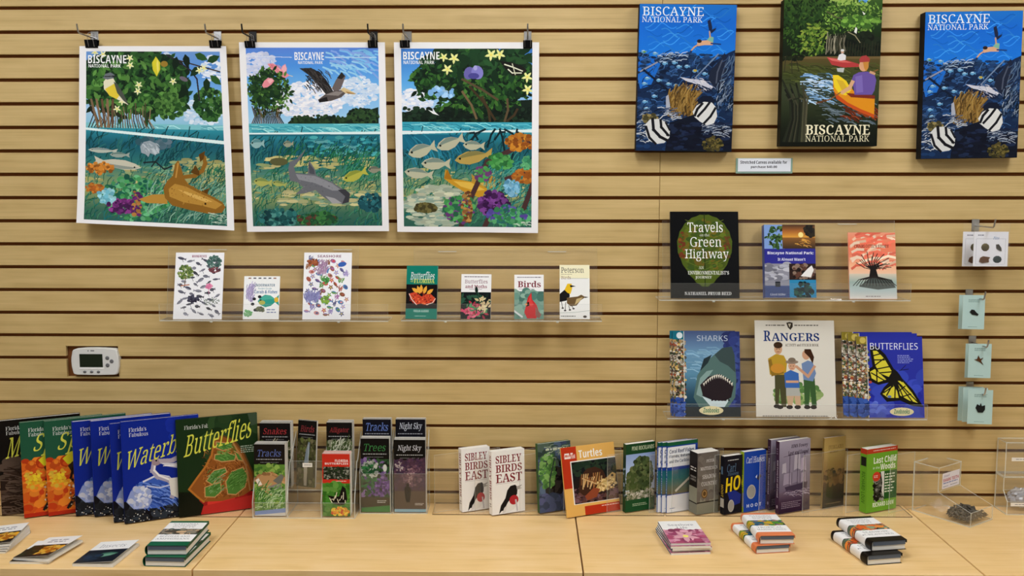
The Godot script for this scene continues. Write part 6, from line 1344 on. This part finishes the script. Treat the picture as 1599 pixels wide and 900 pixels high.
	leaflet_stack("night sky leaflet standing above and behind the other one", "folded leaflet at the back of the night sky holder", gp, 4, 619, 665, 790, 655, zh - 0.052, 0.8, leaflet_tall(1), 0.0, 0.006, fl)

func leaflet_tall(kind: int) -> StandardMaterial3D:
	var p := cov(2.7, "13121a", 77 + kind, 260)
	p.text(["Tracks", "Night Sky"][kind], 12, 10, 78, 26, C(["6c84c8", "d8dce8"][kind]), true, false, 0.25); p.words(8, 42, 84, 6, 1, C("a8a8b0"), 0.0); p.words(12, 52, 70, 4, 1, C("747480"), 0.0)
	p.blobs(0, 70, 100, 200, 160, 5, 12, CC(["2c2c30", "3c3438", "241f24"]), false)
	return p.mat(0.3)

func tray_books():
	var fins := [[679, 742, 812, 880, 948, 1014], [1049, 1115, 1185, 1253, 1321, 1388]]
	var ends := [[674, 1038], [1040, 1424]]
	var labs := ["clear acrylic divider tray under the white bird guides and turtle book", "clear acrylic divider tray under the novels and the green book"]
	var ang := deg_to_rad(25.0)
	for k in 2:
		var o := thing("display_tray", labs[k], "tray", "clear divider trays")
		var a := T(ends[k][0], 808); var b := T(ends[k][1], 808)
		o.position = Vector3(a.x, COUNTER + 0.0002, 0)
		part("base", sheet_mesh(Vector3(0, 0, 0.005), Vector3(b.x - a.x, 0.003, 0.118), 1, M.dark_edge), o)
		for f in fins[k]:
			var p := T(f, 801, COUNTER + 0.0034)
			var l := (p.z - 0.008) / sin(ang) if f != 1388 else 0.105
			var m := part("divider", sheet_mesh(Vector3(0, 0, -0.0025), Vector3(l, 0.192, 0), 2), o)
			m.transform = Transform3D(Basis(Vector3.UP, ang), Vector3(p.x - a.x, 0.0032, p.z))
	var gp := "books standing in the clear divider trays"
	var sib := cover_bird_guide(); var sibs := spine_print(0); var whi := plain(C("e8e6e2"), 0.35)
	var H := COUNTER + 0.0034
	var ca := cos(ang); var sa := sin(ang)
	# along: metres along the dividers, out: metres across them (towards the camera)
	var put := func(called: String, label: String, along: float, out: float, w: float, top: float, lean: float, t: float, c: Material, s: Material, e: Material, hard := false):
		var p := Vector3(ca * along + sa * out, H, -sa * along + ca * out)
		standing(called, label, gp, p, p + Vector3(ca, 0, -sa) * w, top, lean, t, c, s, e, hard)
	put.call("bird_guide", "white bird guide with red lettering, left one of the pair", -0.238, 0.0042, 0.1, 703, 2, 0.026, sib, sibs, whi)
	put.call("bird_guide", "white bird guide with red lettering, right one of the pair", -0.16, 0.0725, 0.1165, 707, 2, 0.026, sib, sibs, whi)
	var grn := plain(C("3c5c34"), 0.4)
	put.call("hardcover_book", "green woodland hardcover partly behind the turtle book", -0.012, 0.1185, 0.12, 695, 5, 0.016, cover_tray(0), grn, grn, true)
	var yel := plain(C("e0b464"), 0.35)
	put.call("turtle_book", "yellow and red book with a turtle on the cover", 0.05, 0.193, 0.197, 701, 13, 0.006, cover_tray(1), yel, yel)
	var dgr := plain(C("1c4024"), 0.35)
	put.call("paperback_book", "dark green paperback with a pine tree photograph", 0.2475, 0.2235, 0.1105, 695, 0, 0.018, cover_tray(2), spine_print(7), dgr)
	var cf := cover_tray(3); var cfs := spine_print(5); var blu := plain(C("1c3c94"), 0.35)
	put.call("paperback_book", "blue and teal reef guide, leftmost of three alike", 0.3455, 0.2632, 0.116, 692, 0, 0.0082, cf, cfs, blu)
	put.call("paperback_book", "blue and teal reef guide, middle of three alike", 0.3565, 0.2716, 0.116, 692, 0, 0.0082, cf, cfs, blu)
	put.call("paperback_book", "blue and teal reef guide, front one of three alike", 0.37, 0.28, 0.1165, 692, 0, 0.0082, cf, cfs, blu)
	var gry := plain(C("6c6860"), 0.4)
	put.call("thick_novel", "thick grey novel with a dark spine label", 0.448, 0.336, 0.0855, 709, 0, 0.045, cover_tray(4), spine_print(1), gry)
	var bk := plain(C("14141c"), 0.35)
	put.call("novel", "black novel with big yellow title letters", 0.528, 0.3725, 0.071, 714, 1, 0.02, cover_tray(5), spine_print(2), bk)
	var db := plain(C("1c44a8"), 0.35)
	put.call("novel", "bright blue novel with a yellow green spine", 0.602, 0.3787, 0.0885, 707, 1, 0.02, cover_tray(6), spine_print(3), db)
	var pur := plain(C("4c3c54"), 0.35)
	var hm := cover_tray(7); var hms := spine_print(4)
	put.call("ship_book", "purple sailing ship book, rear one of the pair", 0.6925, 0.3955, 0.118, 688, 0, 0.016, hm, hms, pur)
	put.call("ship_book", "purple sailing ship book, front one of the pair", 0.695, 0.4404, 0.127, 691, 1.5, 0.018, hm, hms, pur)
	var brn := plain(C("9c8048"), 0.4)
	put.call("paperback_book", "narrow brown paperback with a hazy wetland cover", 0.8635, 0.454, 0.09, 685, 0, 0.008, cover_tray(8), brn, brn)
	var lim := plain(C("6ca42c"), 0.35)
	put.call("paperback_book", "lime green paperback with a red band and child photograph", 0.9605, 0.5488, 0.1305, 703, 1, 0.03, cover_tray(9), spine_print(6), lim)

func flat_books():
	var gp := "guides lying flat on the counter"
	var pale := plain(C("e4e2dc"), 0.6)
	var amb := guide_flat(3); var ins := guide_flat(4); var sea := guide_flat(5)
	# far left pile, mostly out of frame
	for i in 4: lying("pamphlet", ["lowest pamphlet of the pile at the left edge", "second lowest pamphlet of the pile at the left edge", "second highest pamphlet of the pile at the left edge", "topmost pamphlet of the pile at the left edge"][i], gp, T(-52 + i * 2, 866), 4.0 + i * 2.0, COUNTER + 0.0004 + i * 0.0058, 0.11, 0.165, 0.0054, amb, pale, pale, false, 4.0 if i == 3 else 0.0)
	lying("pamphlet", "lower pamphlet under the one with a golden animal cover", gp, T(15, 881), 0.0, COUNTER + 0.0004, 0.112, 0.16, 0.0065, amb, pale, pale)
	lying("pamphlet", "pamphlet with a golden animal on its curling cover", gp, T(14, 881) + Vector3(0.006, 0, -0.012), -9.0, COUNTER + 0.0072, 0.112, 0.16, 0.0065, amb, pale, pale, false, 7.0)
	lying("pamphlet", "pamphlet with a green insect lying alone on the counter", gp, T(113, 885), -3.0, COUNTER + 0.0004, 0.118, 0.165, 0.008, ins, pale, pale, false, 5.0)
	var ga := guide_flat(0); var or_ := guide_flat(1); var bl := guide_flat(2)
	var gm := plain(C("0f4c34"), 0.45); var om := plain(C("dc8458"), 0.45); var bm := plain(C("17130f"), 0.45)
	vinyl("lower green edged field guide of its stack", gp, T(223, 885), -2.0, COUNTER + 0.0004, 0.122, 0.2, 0.028, ga, gm)
	vinyl("upper green edged field guide with a white banded cover", gp, T(223, 885) + Vector3(0.003, 0, -0.01), 1.0, COUNTER + 0.029, 0.12, 0.2, 0.028, ga, gm)
	for i in 5: lying("pamphlet", ["lowest seashore pamphlet of its stack", "second seashore pamphlet from the bottom of its stack", "middle seashore pamphlet of its stack", "second seashore pamphlet from the top of its stack", "topmost seashore pamphlet with a pink starfish cover"][i], gp, T(1048, 867) + Vector3(rng.randf_range(-0.004, 0.004), 0, rng.randf_range(-0.004, 0.004)), 6.0 + rng.randf_range(-2, 2), COUNTER + 0.0004 + i * 0.0066, 0.118, 0.185, 0.0062, sea, plain(C("2c4468"), 0.5), pale)
	vinyl("lower orange edged field guide of its stack", gp, T(1179, 866), 9.0, COUNTER + 0.0004, 0.108, 0.195, 0.024, or_, om)
	vinyl("upper orange edged field guide with tropical fish on the cover", gp, T(1179, 866) + Vector3(0.012, 0, -0.012), 3.0, COUNTER + 0.025, 0.108, 0.195, 0.026, or_, om)
	vinyl("lower black edged field guide of its stack", gp, T(1352, 884), 11.0, COUNTER + 0.0004, 0.112, 0.2, 0.029, bl, bm)
	vinyl("upper black edged field guide with orange anemones on the cover", gp, T(1352, 884) + Vector3(0.022, 0, -0.03), 10.0, COUNTER + 0.03, 0.112, 0.2, 0.029, bl, bm)

# a flexible field guide with a rounded wrap-around spine, lying flat
func vinyl(label: String, group: String, fl: Vector3, turn: float, base: float, w: float, h: float, t: float, cover: StandardMaterial3D, edge: Material):
	var o := thing("field_guide", label, "book", group)
	var a := deg_to_rad(turn)
	o.transform = Transform3D(Basis(Vector3(cos(a), 0, -sin(a)), Vector3(-sin(a), 0, -cos(a)), Vector3.UP), Vector3(fl.x, base, fl.z))
	var r := t * 0.5
	# wrap: bottom cover, half round spine, top cover; the print runs round it
	var prof := []
	prof.append([Vector2(w, 0.0), 1.0, false])
	prof.append([Vector2(r, 0.0), 0.0, false])
	for i in range(1, 8):
		var b := -PI * 0.5 - PI * i / 8.0
		prof.append([Vector2(r * 0.55 + r * 0.55 * cos(b), r + r * sin(b)), 0.0, true])
	prof.append([Vector2(r * 0.55, t), 0.0, true]); prof.append([Vector2(w, t), 1.0, true])
	var g := Geo.new(); var bt := Geo.new(); var ed := Geo.new()
	for i in prof.size() - 1:
		var p: Vector2 = prof[i][0]; var q: Vector2 = prof[i + 1][0]
		var u0: float = 0.0 if prof[i + 1][0].x < w * 0.9 else 0.0
		var a0 := Vector3(p.x, 0, p.y); var a1 := Vector3(q.x, 0, q.y); var b0 := Vector3(p.x, h, p.y); var b1 := Vector3(q.x, h, q.y)
		var tgt := bt if i < 1 else g
		var n := (a1 - a0).cross(Vector3(0, 1, 0)).normalized()
		var ua := p.x / w if i >= 1 else 0.0; var ub := q.x / w if i >= 1 else 0.0
		if i >= 1 and i < prof.size() - 2: ua = 0.02 + 0.01 * i; ub = 0.03 + 0.01 * i
		tgt.tri(a0, b0, b1, Vector2(ua, 1), Vector2(ua, 0), Vector2(ub, 0), n); tgt.tri(a0, b1, a1, Vector2(ua, 1), Vector2(ub, 0), Vector2(ub, 1), n)
		for y in [0.0, h]:      # cover thickness at head and tail
			var c := Vector2(w * 0.5, t * 0.5)
			var pi: Vector2 = p + (c - p).normalized() * 0.0016; var qi: Vector2 = q + (c - q).normalized() * 0.0016
			ed.aquad(Vector3(p.x, y, p.y), Vector3(q.x, y, q.y), Vector3(qi.x, y, qi.y), Vector3(pi.x, y, pi.y), Vector3(w * 0.5, h * 0.5, t * 0.5))
	var am := ArrayMesh.new()
	g.into(am, cover); bt.into(am, edge); ed.into(am, edge)
	part("wrap_cover", am, o)
	geo_part("fore_edge_flap", box_geo(Vector3(w - 0.0012, 0.0, t - 0.009), Vector3(w, h, t - 0.0002)), edge, o)
	var pg := Geo.new()
	for i in 4:
		var z0 := 0.0012 + (t - 0.0024) * i / 4.0
		pg.box(Vector3(r * 0.5, 0.003 + 0.0004 * (i % 2), z0), Vector3(w - 0.004, h - 0.003, z0 + (t - 0.0024) / 4.0))
	geo_part("page_block", pg, M.pages, o)
	var be := Geo.new(); be.box(Vector3(r * 0.6, 0.0016, t * 0.52), Vector3(w - 0.0035, 0.003, t - 0.0014))
	geo_part("tinted_page_edge", be, M.tint, o)

func dispenser(label: String, f: Transform3D, w: float, d: float, h: float, tray: float, mid: float, setback: float) -> Node3D:
	var o := thing("clear_dispenser", label, "bin", "clear acrylic bins at the right end")
	o.transform = f
	part("base", sheet_mesh(Vector3(0, 0, -d), Vector3(w, 0.003, 0), 1), o)
	part("tray_front", sheet_mesh(Vector3(0.003, 0.0032, -0.003), Vector3(w - 0.003, tray, 0), 2), o)
	part("upper_front", sheet_mesh(Vector3(0.003, mid, -setback - 0.003), Vector3(w - 0.003, h - 0.003, -setback), 2), o)
	part("back_panel", sheet_mesh(Vector3(0.003, 0.0032, -d), Vector3(w - 0.003, h - 0.003, -d + 0.003), 2), o)
	part("lid", sheet_mesh(Vector3(0, h - 0.0028, -d), Vector3(w, h, -setback), 1), o)
	for s in 2:
		var m := part("side_panel", sheet_prism([Vector2(0, 0.0032), Vector2(0, tray), Vector2(-setback, mid), Vector2(-setback, h - 0.003), Vector2(-d, h - 0.003), Vector2(-d, 0.0032)], 0, 0.003), o)
		m.transform = Transform3D(Basis(Vector3(0, 0, 1), Vector3(0, 1, 0), Vector3(-1, 0, 0)), Vector3(0.003 + s * (w - 0.003), 0, 0))
	return o

func bins():
	var A := T(1515, 825); var B := T(1550, 812); var Cc := T(1437, 793)
	var f := frame_at(A + Vector3(0, 0.0003, 0), B + Vector3(0, 0.0003, 0), 0)
	var w := (B - A).length(); var d: float = (Cc - A).dot(-f.basis.z)
	var o := dispenser("open clear dispenser of small grey fossils with a printed card", f, w, d, 0.166, 0.046, 0.085, d * 0.56)
	var cd := Geo.new()
	var z := -d * 0.56 + 0.0006
	cd.quad(Vector3(w * 0.16, 0.09, z), Vector3(w * 0.92, 0.09, z), Vector3(w * 0.92, 0.142, z), Vector3(w * 0.16, 0.142, z))
	geo_part("printed_card", cd, sign_card(1), o)
	part("chute", box_geo(Vector3(0.004, 0.0, 0.0), Vector3(w - 0.004, 0.002, d * 0.5)).into(ArrayMesh.new(), M.clear), o).transform = Transform3D(Basis(Vector3.RIGHT, deg_to_rad(20)), Vector3(0, 0.055, -d + 0.004))
	# pile of little fossils in the tray
	var pile := Geo.new()
	for i in 420:
		var px := rng.randf_range(0.012, w - 0.012); var pz := -rng.randf_range(0.012, d * 0.46)
		var hh := 0.004 + 0.026 * (1.0 - absf(px / w - 0.5)) * clampf(-pz / (d * 0.42) + 0.35, 0.0, 1.0) * rng.randf()
		var c := Vector3(px, 0.0085 + hh, pz)
		var b := Basis.from_euler(Vector3(rng.randf() * TAU, rng.randf() * TAU, rng.randf() * TAU))
		var s := rng.randf_range(0.004, 0.0075)
		var q := [b * Vector3(-s, -s * 0.6, 0), b * Vector3(s, -s * 0.6, 0), b * Vector3(0, s * 1.3, 0), b * Vector3(0, 0, s * 0.7), b * Vector3(0, 0, -s * 0.5)]
		for t in [[0, 1, 3], [1, 2, 3], [2, 0, 3], [0, 1, 4], [1, 2, 4], [2, 0, 4]]: pile.atri(c + q[t[0]], c + q[t[1]], c + q[t[2]], c)
	var po := geo_part("fossil_pile", pile, plain(C("5c564c"), 0.6), self)
	po.transform = f; po.set_meta("kind", "stuff"); po.set_meta("label", "heap of small grey fossils in the clear dispenser tray"); po.set_meta("category", "fossils")
	# two tier bin at the right edge
	var P0 := T(1571, 805)
	var g := Transform3D(Basis(), P0 + Vector3(0, 0.0003, 0))
	var dd := P0.z - 0.006
	var lo := dispenser("lower clear bin at the right edge with a plastic bag inside", g, 0.15, dd, 0.118, 0.045, 0.075, dd * 0.35)
	var g2 := g; g2.origin += Vector3(0, 0.1185, 0)
	g2.origin.z -= dd * 0.3
	var hi := dispenser("upper clear bin at the right edge with an empty front", g2, 0.15, dd * 0.7, 0.118, 0.113, 0.114, 0.001)
	for q in [[lo, 0.012, 0.03, 0.001], [hi, 0.02, 0.055, 0.0015]]:
		var lb := Geo.new(); lb.quad(Vector3(q[1], q[2], q[3]), Vector3(q[1] + 0.08, q[2], q[3]), Vector3(q[1] + 0.08, q[2] + 0.012, q[3]), Vector3(q[1], q[2] + 0.012, q[3]))
		geo_part("name_label", lb, sign_card(2), q[0])
	var bag := thing("plastic_bag", "crumpled grey clear bag of souvenirs inside the lower right bin", "bag")
	bag.transform = g
	var bg := Geo.new(); var nz := FastNoiseLite.new(); nz.seed = 4; nz.frequency = 28.0
	var P := func(i: int, j: int) -> Vector3:
		var u := TAU * i / 28.0; var v := PI * j / 14.0
		var n3 := Vector3(sin(v) * cos(u), cos(v), sin(v) * sin(u))
		var k := 1.0 + 0.3 * nz.get_noise_3dv(n3 * 0.06)
		return Vector3(0.072, 0.046, -dd * 0.55) + Vector3(n3.x * 0.05, n3.y * 0.031, n3.z * 0.027) * k
	for i in 28:
		for j in 14: bg.aquad(P.call(i, j + 1), P.call(i + 1, j + 1), P.call(i + 1, j), P.call(i, j), Vector3(0.072, 0.046, -dd * 0.55))
	geo_part("film", bg, M.bag, bag)
